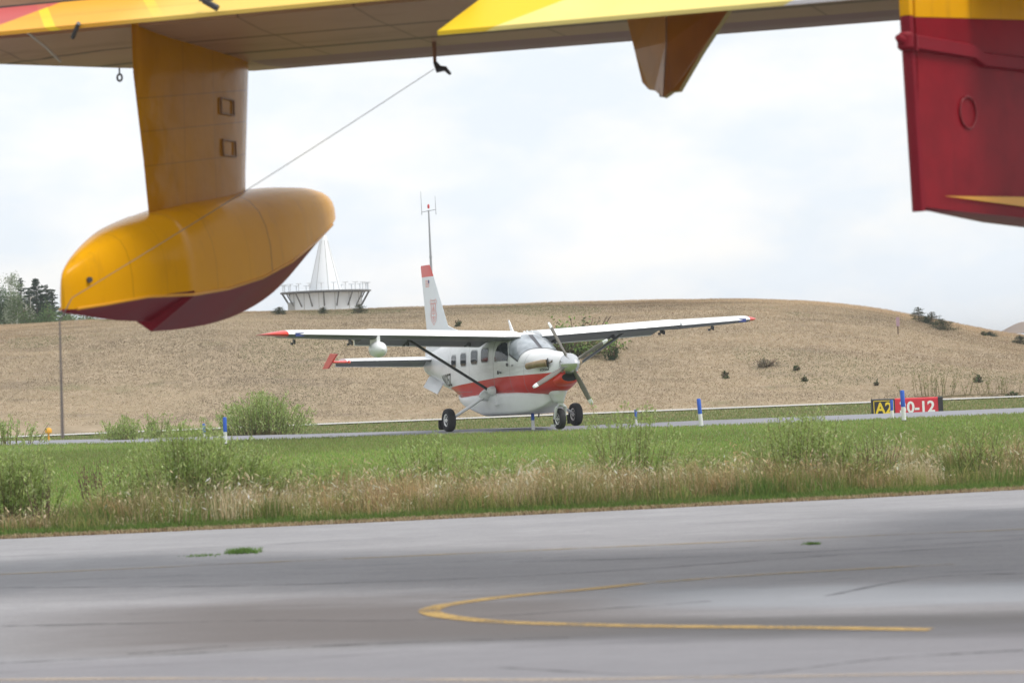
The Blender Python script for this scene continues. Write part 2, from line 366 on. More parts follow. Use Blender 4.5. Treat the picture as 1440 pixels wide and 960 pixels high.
for pts in ([G(0, 880), G(200, 876), G(380, 872), G(620, 870), G(1000, 845)], [G(180, 919), G(250, 914), G(320, 908)], [G(0, 932), G(200, 922), G(520, 905), G(800, 896)],
            [G(0, 876-50), G(400, 822), G(800, 806), G(1180, 780), G(1440, 765)], [G(700, 938), G(1000, 950), G(1250, 925), G(1440, 914)], [G(1160, 838), G(1300, 812), G(1440, 806)], [G(720, 790), G(1000, 782), G(1240, 770), G(1440, 758)]):
    strip('tar_seam', [(q_.x, q_.y) for q_ in pts], .035, m_seam, .0025, .6)

# ================================================================== VEGETATION
def grassmat(name, transl=.35, rough=.75):
    m_ = bpy.data.materials.new(name); m_.use_nodes = True; t = m_.node_tree; b = t.nodes['Principled BSDF']
    b.inputs['Roughness'].default_value = rough; b.inputs['Specular IOR Level'].default_value = .15
    at = t.nodes.new('ShaderNodeAttribute'); at.attribute_name = 'tint'; t.links.new(at.outputs['Color'], b.inputs['Base Color'])
    tr = t.nodes.new('ShaderNodeBsdfTranslucent'); t.links.new(at.outputs['Color'], tr.inputs['Color'])
    mx = t.nodes.new('ShaderNodeMixShader'); mx.inputs[0].default_value = transl
    t.links.new(b.outputs[0], mx.inputs[1]); t.links.new(tr.outputs[0], mx.inputs[2]); t.links.new(mx.outputs[0], t.nodes['Material Output'].inputs[0])
    return m_
GRM = grassmat('grass_blades', .45); LFM = grassmat('leaves', .45, .6)
def npmesh(name, verts, loops, starts, cols, mat, parent=None):
    me = bpy.data.meshes.new(name); me.vertices.add(len(verts)); me.vertices.foreach_set('co', verts.astype(np.float32).ravel())
    me.loops.add(len(loops)); me.loops.foreach_set('vertex_index', loops.astype(np.int32))
    me.polygons.add(len(starts)); me.polygons.foreach_set('loop_start', starts.astype(np.int32))
    at = me.attributes.new('tint', 'FLOAT_COLOR', 'POINT')
    at.data.foreach_set('color', np.concatenate([cols, np.ones((len(cols), 1))], 1).astype(np.float32).ravel())
    me.materials.append(mat); me.update(calc_edges=True); me.validate()
    o = bpy.data.objects.new(name, me); COL.objects.link(o)
    if parent: o.parent = parent
    return o
def blades(name, base, h, w, lean, cols, mat=GRM, parent=None, ldir=None, head=None):
    n = len(base); a = RNG.uniform(0, 2*PI, n); d = np.stack([np.cos(a), np.sin(a), a*0], 1)
    b = RNG.uniform(0, 2*PI, n) if ldir is None else ldir; ld = np.stack([np.cos(b), np.sin(b), b*0], 1)
    up = np.array([0, 0, 1.]); h_ = h[:, None]; w_ = w[:, None]; le = lean[:, None]
    v0 = base-d*w_*.5; v1 = base+d*w_*.5; mid = base+up*h_*.55+ld*h_*le*.3
    v2 = mid+d*w_*.4; v3 = mid-d*w_*.4; tip = base+up*h_*(1-.25*le)+ld*h_*le
    V = np.stack([v0, v1, v2, v3, tip], 1).reshape(-1, 3)
    i = np.arange(n)*5
    q_ = np.stack([i, i+1, i+2, i+3, i+3, i+2, i+4], 1).ravel()
    st = np.stack([np.arange(n)*7, np.arange(n)*7+4], 1).ravel()
    C_ = np.repeat(cols, 5, axis=0)
    if head is not None:       # seed heads: thin diamonds drooping at the tips
        k = head; T = tip[k]; hl = RNG.uniform(.03, .085, len(k))[:, None]; hw = RNG.uniform(.004, .013, len(k))[:, None]
        dd = ld[k]*.6-up*.4+RNG.normal(0, .3, (len(k), 3)); dd /= np.linalg.norm(dd, axis=1)[:, None]
        A = T-dd*hl*.6; B = T+dd*hl*.6; M_ = T+d[k]*hw; N_ = T-d[k]*hw
        nb = len(V); V = np.concatenate([V, np.stack([A, M_, B, N_], 1).reshape(-1, 3)])
        nl = len(q_); q_ = np.concatenate([q_, nb+np.arange(len(k)*4)]); st = np.concatenate([st, nl+np.arange(len(k))*4])
        C_ = np.concatenate([C_, np.repeat(np.clip(cols[k]*1.25+.02, 0, .75), 4, axis=0)])
    return npmesh(name, V, q_, st, C_, mat, parent)
def pick(n, pal, jit=.15):
    pal = np.array(pal); c_ = pal[RNG.integers(0, len(pal), n)]; return np.clip(c_*RNG.uniform(1-jit, 1+jit, (n, 1))*RNG.uniform(.95, 1.05, (n, 3)), 0, 1)
GREEN = [(.13, .22, .05), (.16, .25, .06), (.21, .27, .08), (.10, .17, .04)]
LAWN = [(.24, .34, .085), (.28, .37, .10), (.32, .36, .13), (.20, .31, .07)]
DRY = [(.50, .39, .24), (.42, .31, .18), (.56, .46, .31), (.34, .235, .12), (.47, .34, .20)]
OLIVE = [(.30, .32, .10), (.38, .36, .15), (.23, .26, .075), (.36, .30, .14)]
def on_land(X, Y): return np.stack([X, Y, zland(X, Y)], 1)
# lawn between the rough strip and the taxiway
n = 230000; Y = 29+RNG.beta(1.1, 1.25, n)*44; X = RNG.uniform(-1, 1, n)*(Y*.215+1.5)
ok = (Y > tar_edge(X)+.25) & (Y < taxi_near(X)-.15); X, Y = X[ok], Y[ok]; n = len(X)
pat = np.clip(.5+1.2*wob(X, Y, 1.6), 0, 1); cols = pick(n, LAWN); dr = RNG.random(n) < .10+.12*pat; cols[dr] = pick(dr.sum(), [(.28, .25, .10), (.35, .28, .15), (.22, .24, .08)])
cols *= (.82+.36*np.clip(.5+1.3*wob(X*.6, Y, 2.2), 0, 1))[:, None]; yl = np.clip(.3+2.4*wob(X*.5+9, Y, 2.1), 0, 1)[:, None]; cols = cols*(1-yl*.45)+np.array([.30, .31, .12])*yl*.45
o = blades('lawn_grass', on_land(X, Y), RNG.uniform(.03, .085, n), RNG.uniform(.010, .02, n), RNG.uniform(.1, .8, n), cols)
tag(o, 'short bright green grass between rough verge and taxiway', 'grass', None, 'stuff')
# far lawn behind the taxiway
n = 70000; Y = RNG.uniform(72, 104, n); X = RNG.uniform(-1, 1, n)*(Y*.215+2)
ok = (Y > taxi_near(X)+TW+.2) & (np.abs(Y-(101.8+.04*X-.0022*(X-8)**2*(X < 8))) > 1.6); X, Y = X[ok], Y[ok]; n = len(X)
cols = pick(n, [(.19, .25, .08), (.24, .27, .11), (.33, .29, .15)]); o = blades('mown_grass', on_land(X, Y), RNG.uniform(.04, .10, n), RNG.uniform(.02, .04, n), RNG.uniform(.1, .8, n), cols)
tag(o, 'mown pale green grass between taxiway and the hill', 'grass', None, 'stuff')
# short verge at the tarmac edge
n = 60000; X = RNG.uniform(-9, 9, n); Y = tar_edge(X)+RNG.exponential(.55, n)-.05
cols = pick(n, GREEN); dd = (Y-tar_edge(X)) < .35*RNG.random(n)+.06; cols[dd] = pick(dd.sum(), DRY[:3]+[(.25, .17, .10)])
o = blades('verge_grass', np.stack([X, Y, zland(X, Y)+.02], 1), RNG.uniform(.04, .12, n)*np.where(dd, .6, 1), RNG.uniform(.006, .012, n), RNG.uniform(.2, 1.0, n), cols)
tag(o, 'ragged green and straw fringe along the tarmac edge', 'grass', None, 'stuff')
# tall dry rough grass
def tall(name, label, nc, per, x0, x1, off, back, hs, types, crad=.16, heads=.4, wr=(.004, .009), lean0=.45, lfade=True, pick_x=None):
    """clumped grass: every clump has its own height, colour family, lean and density"""
    cx = RNG.uniform(x0, x1, nc); cd = (off+RNG.beta(1.1, 1.25, nc)*back)*(1+.28*np.clip(cx/5, 0, 1)); cy = tar_edge(cx)+cd
    if pick_x is not None: k_ = RNG.random(nc) < pick_x(cx, cy); cx, cy = cx[k_], cy[k_]; nc = len(cx)
    ch = RNG.uniform(*hs, nc)*(.75+.5*np.clip(.5+wob(cx, cy, .9), 0, 1)); ct = RNG.integers(0, len(types), nc); cdir = RNG.uniform(0, 2*PI, nc); cn = (per*RNG.uniform(.4, 1.7, nc)).astype(int); br = RNG.uniform(.78, 1.2, nc)
    if lfade: ch = ch*np.clip((cx+6.6)/1.6, .45, 1)
    id_ = np.repeat(np.arange(nc), cn); n = len(id_)
    rr = RNG.normal(0, crad, (n, 2)); X = cx[id_]+rr[:, 0]; Y = cy[id_]+rr[:, 1]; Y = np.maximum(Y, tar_edge(X)+.30)
    h = ch[id_]*RNG.uniform(.5, 1.12, n)*np.clip(1.1-np.hypot(rr[:, 0], rr[:, 1])/crad*.22, .4, 1)
    cols = np.zeros((n, 3))
    for t_ in range(len(types)): m_ = ct[id_] == t_; cols[m_] = pick(m_.sum(), types[t_][0], .18)
    cols = np.clip(cols*br[id_][:, None], 0, .85)
    hp_ = np.array([t_[1] for t_ in types])[ct[id_]]; hd = np.nonzero(RNG.random(n) < hp_*heads)[0]
    ld = cdir[id_]+RNG.normal(0, .9, n)
    return tag(blades(name, on_land(X, Y), h, RNG.uniform(*wr, n), np.clip(RNG.beta(1.5, 3, n)*lean0*2, 0, 1.6), cols, ldir=ld, head=hd), label, 'grass', None, 'stuff')
STRAW = [(.60, .49, .30), (.52, .41, .23), (.68, .58, .40), (.42, .32, .17), (.56, .43, .24), (.36, .28, .15)]
PALE = [(.74, .62, .45), (.66, .54, .36), (.60, .48, .30)]; RUST = [(.42, .28, .14), (.36, .25, .13), (.48, .34, .18)]
tall('dry_grass', 'tall straw coloured seeding grass along the tarmac verge', 1320, 68, -5.0, 9.8, .95, 3.9, (.22, .60), [(STRAW, 1), (PALE, 1.3), (RUST, .5), (STRAW+OLIVE, .7), (OLIVE, .2)], .15, .36, (.004, .009), pick_x=lambda X, Y: np.clip(.72+1.6*wob(X, Y, .8), .12, 1))
tall('rough_grass', 'olive green undergrowth among the straw coloured grass', 1500, 52, -9, 9.8, .45, 5.2, (.16, .46), [(OLIVE, 0), (GREEN, 0), (OLIVE+GREEN, 0), ([(.16, .18, .06), (.2, .19, .08)], 0)], .18, 0, (.005, .011))
tall('dead_grass', 'flattened dead grass tufts left of the willow clump', 150, 60, -8.5, -4.4, .6, 4.2, (.14, .34), [(PALE, .6), (STRAW, .4), (RUST, 0)], .16, .3, (.005, .010), .8, False)
# hill grass
n = 520000; t = RNG.random(n)**.85; Yc = 104+t*47; U = RNG.uniform(-.225, .225, n); X = U*Yc
ok = Yc > 103.6+.04*X-.0022*(X-8)**2*(X < 8)+.8; X, Yc = X[ok], Yc[ok]; n = len(X)
z = zhill(X, Yc); cols = pick(n, [(.395, .315, .215), (.365, .288, .195), (.425, .345, .24), (.335, .262, .18), (.385, .305, .205)], .07)
cols *= np.clip(1+.55*wob(X, Yc, 4.5)+.5*wob(X*.35, Yc*1.6, 1.1)+.35*wob(X, Yc*3, .9), .6, 1.35)[:, None]
red_ = np.clip(wob(X+30, Yc, 6)*2.2, -1, 1)[:, None]; cols *= np.array([1, 1, 1])+red_*np.array([.03, -.02, -.06])
topn = np.clip((Yc-138)/12, 0, 1)[:, None]; cols = cols*(1+.22*topn)+np.array([.06, .02, .0])*topn
lt = np.clip(wob(X*.7+50, Yc*1.3, 3.4)*2.5-.25, 0, 1)[:, None]; cols = cols*(1-lt*.5)+np.array([.56, .46, .33])*lt*.5
grn = (wob(X, Yc, 3.1) > .22) & (RNG.random(n) < .4); cols[grn] = pick(grn.sum(), [(.16, .19, .08), (.2, .2, .1)])
o = blades('hill_grass', np.stack([X, Yc, z-.02], 1), RNG.uniform(.05, .20, n)*(.65+.9*topn[:, 0]), RNG.uniform(.015, .035, n), RNG.uniform(.2, 1.0, n)+(1-topn[:, 0])*RNG.uniform(0, 2.2, n), cols)
tag(o, 'dry brown grass covering the whole hill', 'grass', None, 'stuff')

# leafy things
def leafcloud(pts, sz, cols, name, parent, asp=.45, mat=LFM, upd=None):
    n = len(pts); a = RNG.normal(0, 1, (n, 3)) if upd is None else upd+RNG.normal(0, .45, (n, 3)); a /= np.linalg.norm(a, axis=1)[:, None]
    b = np.cross(a, RNG.normal(0, 1, (n, 3))); b /= np.linalg.norm(b, axis=1)[:, None]
    s_ = sz[:, None]; V = np.stack([pts-a*s_, pts+b*s_*asp, pts+a*s_, pts-b*s_*asp], 1).reshape(-1, 3)
    return npmesh(name, V, np.arange(n*4), np.arange(n)*4, np.repeat(cols, 4, axis=0), mat, parent)
BARK = pmat('brown_bark', (.13, .085, .055), .9, var=.3, vscale=20); STEMM = pmat('willow_stem', (.17, .14, .06), .8, var=.3, vscale=9)
BIRCH = pmat('birch_bark', (.62, .60, .56), .8, var=.15, vscale=12)
def willow(px, Yw, wid, h, nst, label, group='willow shrubs in the rough verge', leaf=26, pal=None, redst=False, spread=.33, zf=None, ls=1.1):
    if ls == 1.1: leaf *= 2.6; h *= 1.12; nst = int(nst*1.7)
    x = (px-720)/FPX*Yw; z0 = float(zland(np.array([x]), np.array([Yw]))[0]) if zf is None else zf
    root = empty('willow_shrub', (x, Yw, z0)); tag(root, label, 'shrub', group)
    mb = MB(); LP = []; LD = []
    for k in range(nst):
        bx = random.gauss(0, wid*.33); by = random.gauss(0, wid*.25); hh = h*random.uniform(.55, 1.05)*max(.45, 1-abs(bx)/wid*.55)
        dx = bx/wid*spread*2+random.gauss(0, .10); dy = random.gauss(0, .12)
        pts = [Vector((bx+dx*hh*t_**1.3, by+dy*hh*t_, hh*t_)) for t_ in (0, .35, .7, 1)]
        mb.tube([(0, 0, -.03), (bx*.5, by*.5, -.02), (bx, by, .01)], .006*ls, 4)
        mb.tube(pts, [.0055*ls, .0045*ls, .003*ls, .0015*ls], 4)
        m_ = int(leaf*random.uniform(.6, 1.3))
        for j in range(m_):
            t_ = random.uniform(.18, 1)**.8; i_ = min(int(t_*3), 2); q_ = pts[i_].lerp(pts[i_+1], t_*3-i_)
            LP.append(q_+Vector((random.gauss(0, .025*ls), random.gauss(0, .025*ls), random.gauss(0, .02)))); LD.append((dx+random.gauss(0, .4), random.gauss(0, .4), 1))
    mb.build('stems', BARK if redst else STEMM, root)
    LP = np.array([tuple(q_) for q_ in LP]); pal = pal or [(.33, .42, .13), (.40, .49, .17), (.27, .36, .10), (.46, .53, .25)]
    leafcloud(LP, RNG.uniform(.014, .032, len(LP))*ls, pick(len(LP), pal, .2), 'foliage', root, .30, upd=np.array(LD))
    return root
willow(262, 30.6, 1.1, 1.06, 115, 'largest light green willow clump, left of centre at the tarmac edge', leaf=34)
willow(175, 30.2, .6, .55, 34, 'low thin willow on the left flank of the largest clump', leaf=22)
willow(355, 31.2, .7, .62, 45, 'low willow on the right flank of the largest clump', leaf=26)
willow(8, 29.8, .55, .95, 46, 'bright green willow cut by the left edge of the photo', leaf=34)
willow(52, 29.3, .25, .75, 10, 'sparse bare leaning shrub with few leaves near the left edge', redst=True, leaf=9)
willow(135, 33.5, .8, .62, 26, 'reddish bare twig shrub left of the largest willow clump', redst=True, leaf=3, pal=[(.2, .13, .09)])
willow(430, 33.0, .8, .55, 26, 'small willow standing just right of the largest clump', leaf=24)
willow(605, 32.8, .9, .80, 42, 'tall thin willow in front of the main wheel of the parked plane', leaf=24, redst=False)
willow(680, 31.8, .5, .6, 18, 'short leafy willow right of the one before the main wheel', leaf=24)
willow(885, 33.2, .8, 1.05, 30, 'upright willow in the straw grass between nose wheel and two posts', leaf=26)
willow(850, 32.0, .22, 1.35, 5, 'single tall wispy willow sprig right of the nose wheel', leaf=30)
willow(990, 32.5, .6, .5, 16, 'thin willow below the blue and white post right of centre', leaf=22)
willow(1120, 31.4, 1.05, .98, 60, 'broad green willow clump right of centre with many upright stems', leaf=26, spread=.18)
willow(1225, 32.8, .6, .75, 16, 'bare brown stemmed shrub just below the red sign', redst=True, leaf=8)
willow(1375, 32.4, .8, .72, 24, 'loose willow near the right edge with scattered stems', leaf=14)
gr = 'willow bushes beside the taxiway'
willow(362, 74, 1.5, 1.45, 210, 'round light green bush behind the post pair on the left', gr, 50, ls=1.9, zf=-.25)
willow(170, 72.5, 1.0, .85, 60, 'low green bush between the hanging cable and the left posts', gr, 44, ls=1.8, zf=-.2)
willow(222, 73, .6, 1.0, 26, 'narrow green bush just left of the left post pair', gr, 44, ls=1.8, zf=-.2)
willow(4, 71, 1.2, .9, 34, 'low dull bush at the far left beyond the lawn', gr, 24, ls=2.2, zf=-.1)
willow(1310, 105.5, 2.8, 1.3, 32, 'pale yellow green bush at the hill foot behind the red sign', 'bushes on the hill', 14, ls=2.2, zf=-.3, pal=[(.22, .24, .10), (.28, .27, .13)])
willow(1398, 105.5, 2.0, .9, 16, 'faint bush at the hill foot near the right edge', 'bushes on the hill', 12, ls=2.2, zf=-.3, pal=[(.22, .24, .10), (.28, .26, .13)])
# bushes on the slope behind the plane
def hillpt(px, py):
    best = None
    for Yh in np.arange(104, 156, .25):
        q_ = P(px, py, Yh); zz = float(zhill(np.array([q_.x]), np.array([Yh]))[0])
        if zz >= q_.z: return Vector((q_.x, Yh, zz))
    return Vector((q_.x, 152., float(zhill(np.array([q_.x]), np.array([152.]))[0])))
def bush(px, py, w, h, label, pal, n=900, name='hill_bush', group='bushes on the hill'):
    q_ = hillpt(px, py); root = empty(name, q_-Vector((0, 0, .05))); tag(root, label, 'bush', group)
    mb = MB()
    for k in range(9):
        a = random.uniform(0, 6.28); mb.tube([(0, 0, 0), (math.cos(a)*w*.25, math.sin(a)*w*.25, h*.4), (math.cos(a)*w*.42, math.sin(a)*w*.4, h*.8)], [.03, .02, .01], 4)
    mb.build('stems', BARK, root)
    cc = RNG.normal(0, 1, (14, 3)); cc /= np.linalg.norm(cc, axis=1)[:, None]; cc = cc*RNG.uniform(.3, .9, (14, 1)); cc[:, 2] = np.abs(cc[:, 2])
    p_ = cc[RNG.integers(0, 14, n)]+RNG.normal(0, .17, (n, 3)); p_ = np.stack([p_[:, 0]*w*.5, p_[:, 1]*w*.5, np.abs(p_[:, 2])*h*.85+.05], 1)
    leafcloud(p_, RNG.uniform(.03, .07, n)*(1.7 if w > 2 else 1), pick(n, pal, .25), 'foliage', root, .5)
DG = [(.05, .085, .03), (.08, .12, .04), (.035, .06, .025)]
bush(815, 499, 3.6, 2.2, 'large green and brown bush on the slope behind the propeller', [(.20, .33, .08), (.25, .38, .11), (.13, .14, .06), (.2, .17, .09)], 3200)
bush(785, 505, 2.4, 1.1, 'dark brown low bush under the large green one', [(.11, .10, .05), (.07, .07, .04)], 900)
bush(862, 506, .9, .8, 'small dark bush right of the wing strut', DG, 400)
for px, py, w, h, lb in [(645, 459, .7, .6, 'dark green shrub behind the fin of the plane'), (1020, 532, .6, .5, 'small dark shrub on the middle slope under the right wingtip'), (1120, 522, .6, .35, 'flat green shrub on the slope right of the wingtip'),
                         (1131, 537, .5, .35, 'tiny shrub low on the slope below the flat one'), (1233, 543, .4, .3, 'tiny dark shrub low on the slope above the sign'), (1375, 538, .8, .5, 'rounded green shrub low on the slope near the right edge'),
                         (1422, 558, 1.2, .35, 'dark prostrate shrub at the hill foot by the right edge'), (1383, 472, .6, .4, 'little shrub near the right end of the crest')]:
    bush(px, py, w*.62, h*.75, lb, DG+[(.12, .16, .07), (.16, .17, .09), (.20, .19, .11)], 170)
bush(1078, 516, 1.2, .45, 'washed out grey bush halfway up the slope', [(.24, .20, .14), (.2, .17, .12)], 420)

def spruce(px, Yt, ztop, zb, wid, label, group, dens=5200, scr=.0, pal=None, nm='spruce_tree', dead=0.):
    x = (px-720)/FPX*Yt; H = ztop-zb; root = empty(nm, (x, Yt, zb)); tag(root, label, 'tree', group)
    mb = MB(); mb.tube([(0, 0, 0), (.03, 0, H*.5), (0, .02, H*.97)], [H*.018, H*.011, .01], 6); pts = []; upd = []
    nb = int(26+H*9)
    tr = MB()
    for k in range(nb):
        t_ = (k+.5)/nb; z_ = H*(.06+.92*t_); L_ = wid*.58*(1-t_)**.7*random.uniform(.6, 1.15)+.06
        if random.random() < dead: L_ *= .35
        a = k*2.4+random.uniform(-.5, .5); dv = Vector((math.cos(a), math.sin(a), random.uniform(-.1, .25)))
        tr.tube([(0, 0, z_), Vector((0, 0, z_))+dv*L_], [.018, .005], 4)
        m_ = int(2.0*dens/nb*(L_/(wid*.33)+.15))
        for j in range(m_):
            s_ = random.random()**.6; r_ = L_*.20*(1.1-s_)+.05
            q_ = Vector((0, 0, z_))+dv*L_*s_*1.08; pts.append((q_.x+random.gauss(0, r_), q_.y+random.gauss(0, r_), q_.z+random.gauss(0, r_*.45)-.02)); upd.append((dv.x, dv.y, .3))
    mb.build('trunk', BARK, root); tr.build('branches', BARK, root)
    pts = np.array(pts); leafcloud(pts, RNG.uniform(.045, .10, len(pts))*(wid/3)**.4*(.55 if nm == 'young_spruce' else 1), pick(len(pts), pal or [(.035, .065, .035), (.05, .085, .04), (.028, .05, .03)], .3), 'crown', root, .35, upd=np.array(upd))
def birch(px, Yt, ztop, zb, wid, label, group, pal, n=2600, forks=2, dense=False):
    x = (px-720)/FPX*Yt; H = ztop-zb; root = empty('birch_tree' if not dense else 'leafy_tree', (x, Yt, zb)); tag(root, label, 'tree', group)
    mb = MB(); pts = []
    lim = MB()
    for f_ in range(forks):
        lx = random.uniform(-.08, .08)*H*(1 if f_ else .4); top = Vector((lx*1.6, random.uniform(-.3, .3), H*(1-.12*f_)))
        tp = [Vector((0, 0, 0)), Vector((lx*.5+.05*random.uniform(-1, 1), 0, H*.33)), Vector((lx+.1*random.uniform(-1, 1), 0, H*.66)), top]
        mb.tube(tp, [H*.014, H*.011, H*.007, .01], 6)
        for k in range(22):
            t_ = random.uniform(.35, 1); i_ = min(int(t_*3), 2); b_ = tp[i_].lerp(tp[i_+1], t_*3-i_); a = random.uniform(0, 6.28); L_ = wid*.5*random.uniform(.5, 1.1)*(1.2-t_*.7)
            e_ = b_+Vector((math.cos(a)*L_, math.sin(a)*L_, L_*random.uniform(.1, .8))); lim.tube([b_, b_.lerp(e_, .5)+Vector((0, 0, .08)), e_], [.022, .014, .005], 4)
            for j in range(int(1.7*n/forks/22)):
                s_ = random.random()**.6; q_ = b_.lerp(e_, s_); r_ = .17 if not dense else .26; pts.append((q_.x+random.gauss(0, r_), q_.y+random.gauss(0, r_), q_.z+random.gauss(0, r_)))
    mb.build('trunk', BIRCH if not dense else BARK, root); lim.build('limbs', BIRCH if not dense else BARK, root)
    pts = np.array(pts); leafcloud(pts, RNG.uniform(.03, .07, len(pts)), pick(len(pts), pal, .25), 'crown', root, .6)
FG = 'trees behind the left end of the hill'
zt = lambda px, py, Y_: P(px, py, Y_).z
PG = [(.13, .19, .08), (.17, .23, .10), (.10, .15, .06)]
spruce(-14, 196, zt(-14, 395, 196), 2.6, 4.6, 'dark spruce cut off by the left edge', FG, 7000)
birch(3, 190, zt(3, 405, 190), 3., 2.6, 'bushy green tree at the far left edge', FG, [(.08, .14, .05), (.11, .18, .07)], 5200, 3, True)
birch(16, 188, zt(16, 389, 188), 3., 1.7, 'palest thin birch, leftmost of the birches', FG, [(.30, .36, .24), (.36, .40, .30)], 1700, 1)
birch(26, 186, zt(26, 402, 186), 3., 1.9, 'forked white birch in front of the pointed spruce', FG, PG, 2000, 2)
spruce(32, 192, zt(32, 388, 192), 2.8, 2.5, 'pointed ragged spruce between the birches', FG, 4200, dead=.3)
spruce(54, 190, zt(54, 389, 190), 2.8, 3.4, 'tallest broad dark spruce right of the birches', FG, 7800)
spruce(44, 194, zt(44, 402, 194), 2.8, 2.2, 'slim dark spruce behind the pointed one', FG, 3200, dead=.2)
birch(46, 184, zt(46, 418, 184), 3., 1.4, 'bare grey trunked birch in front of the tall spruce', FG, [(.16, .17, .12)], 500, 3)
spruce(68, 191, zt(68, 398, 191), 2.8, 2.3, 'narrow spruce just right of the tallest', FG, 4200)
spruce(76, 189, zt(76, 404, 189), 2.8, 2.4, 'shorter dense spruce beside the float stern', FG, 4600, dead=.1)
birch(66, 183, zt(66, 432, 183), 3.2, 1.8, 'low bright green tree before the dark spruces', FG, [(.13, .21, .07), (.16, .25, .09)], 2400, 3, True)
birch(36, 182, zt(36, 436, 182), 3.2, 1.8, 'low green tree under the white birches', FG, [(.12, .18, .06), (.09, .14, .05)], 2200, 3, True)
spruce(20, 197, zt(20, 415, 197), 2.8, 3.6, 'dark spruce filling the gap behind the white birches', FG, 5200)
spruce(62, 198, zt(62, 412, 198), 2.8, 3.6, 'dark spruce behind the bright green low tree', FG, 5200)
spruce(92, 193, zt(92, 428, 193), 3, 2.6, 'short spruce seen just under the float stern', FG, 4000)
birch(102, 186, zt(102, 440, 186), 3.2, 2.4, 'light green low tree under the float, left of the pair', FG, [(.15, .21, .08), (.19, .26, .10)], 2400, 3, True)
birch(122, 187, zt(122, 443, 187), 3.2, 2.4, 'light green low tree under the float, right of the pair', FG, [(.15, .21, .08), (.19, .26, .10)], 2200, 3, True)
CGp = 'young conifers on the hill crest'
for px, py, tp, w, lb in [(1293, 452, 431, 1.0, 'young spruce on the crest, leftmost of the three'), (1311, 456, 438, 1.1, 'bushy young spruce on the crest, middle of the three'), (1325, 463, 448, 1.3, 'squat young spruce on the crest, rightmost of the three'),
                          (1302, 453, 445, .5, 'tiny seedling spruce between the crest spruces'), (394, 441, 431, .9, 'sparse little conifer on the crest left of the white tower'), (456, 440, 431.5, .5, 'tiny conifer before the white tower wall'), (507, 439, 427, .9, 'bushy conifer at the right foot of the white tower'), (1391, 471, 466, .8, 'small conifer far down the crest near the right edge'), (1434, 482, 471, .9, 'small conifer on the crest at the right edge')]:
    q_ = hillpt(px, py+1.5); spruce(px, q_.y, zt(px, tp, q_.y), q_.z-.1, w, lb, CGp, 900, nm='young_spruce')
# weeds growing in the tarmac
def weed(px, py, w, h, n, label):
    q_ = G(px, py); X = RNG.normal(0, w*.35, n); Y_ = RNG.normal(0, w*.3, n)
    o_ = blades('weed_tuft', np.stack([X, Y_, X*0], 1), RNG.uniform(.3, 1, n)*h, RNG.uniform(.006, .012, n), RNG.uniform(.2, 1.4, n), pick(n, [(.14, .26, .06), (.18, .31, .08), (.23, .35, .11)]))
    o_.location = q_; tag(o_, label, 'weed', 'weeds in the tarmac')
weed(342, 777, .22, .075, 420, 'largest green weed tuft growing in the tarmac on the left')
weed(285, 781, .22, .025, 120, 'flat faint weed left of the largest tuft')
weed(1142, 765, .09, .035, 110, 'small green weed in the tarmac on the right')

# ================================================================== WHITE AND RED HIGH-WING AIRCRAFT
TH = R(23); K = empty('turboprop_airplane', (1.55, 62.8, 0), TH-PI/2)
tag(K, 'white high-wing propeller plane with red stripe and red wingtips on the taxiway', 'airplane')
sx_ = np.array([-.48, -.56, -.70, -.95, -1.4, -1.9, -2.10, -2.45, -2.80, -3.2, -4.2, -5.2, -6.1, -6.8, -7.5, -8.4, -9.2, -9.9, -10.25])
sb_ = np.array([1.28, 1.12, .99, .93, .87, .80, .78, .755, .74, .72, .71, .70, .71, .83, 1.0, 1.17, 1.33, 1.44, 1.54])
st_ = np.array([1.84, 1.88, 1.905, 1.935, 1.97, 2.005, 2.025, 2.22, 2.40, 2.47, 2.49, 2.49, 2.45, 2.41, 2.36, 2.27, 2.16, 2.05, 1.98])
sh_ = np.array([.24, .30, .35, .41, .50, .58, .61, .655, .685, .70, .71, .71, .70, .64, .55, .42, .28, .16, .08])
sn_ = np.array([2., 2., 2.1, 2.2, 2.4, 2.6, 2.7, 2.8, 3.0, 3.3, 3.6, 3.6, 3.4, 3.0, 2.7, 2.5, 2.3, 2.2, 2.])
def sec(x):
    i = [np.interp(-x, -sx_, a) for a in (sb_, st_, sh_, sn_)]; return i
def fus_pt(x, ph, off=0.):
    b_, t_, h_, n_ = sec(x); zc = (b_+t_)/2; c_, s_ = math.cos(ph), math.sin(ph)
    y = h_*math.copysign(abs(c_)**(2/n_), c_); z = zc+(t_-b_)/2*math.copysign(abs(s_)**(2/n_), s_)
    nv = Vector((0, c_, s_)).normalized(); return Vector((x, y, z))+nv*off
def fus_y(x, z, off=.004):
    b_, t_, h_, n_ = sec(x); k = min(.999, abs((z-(b_+t_)/2)/((t_-b_)/2))); return h_*(1-k**n_)**(1/n_)+off
stz = np.concatenate([np.linspace(-.48, -2.1, 22), np.linspace(-2.2, -3.2, 14), np.linspace(-3.5, -10.25, 40)])
rings = [[fus_pt(x, 2*PI*j/44) for j in range(44)] for x in stz]
m_fus, g = gm('fuselage_paint', .28, .35); g.b.inputs['Coat Weight'].default_value = .08; g.b.inputs['Coat Roughness'].default_value = .1
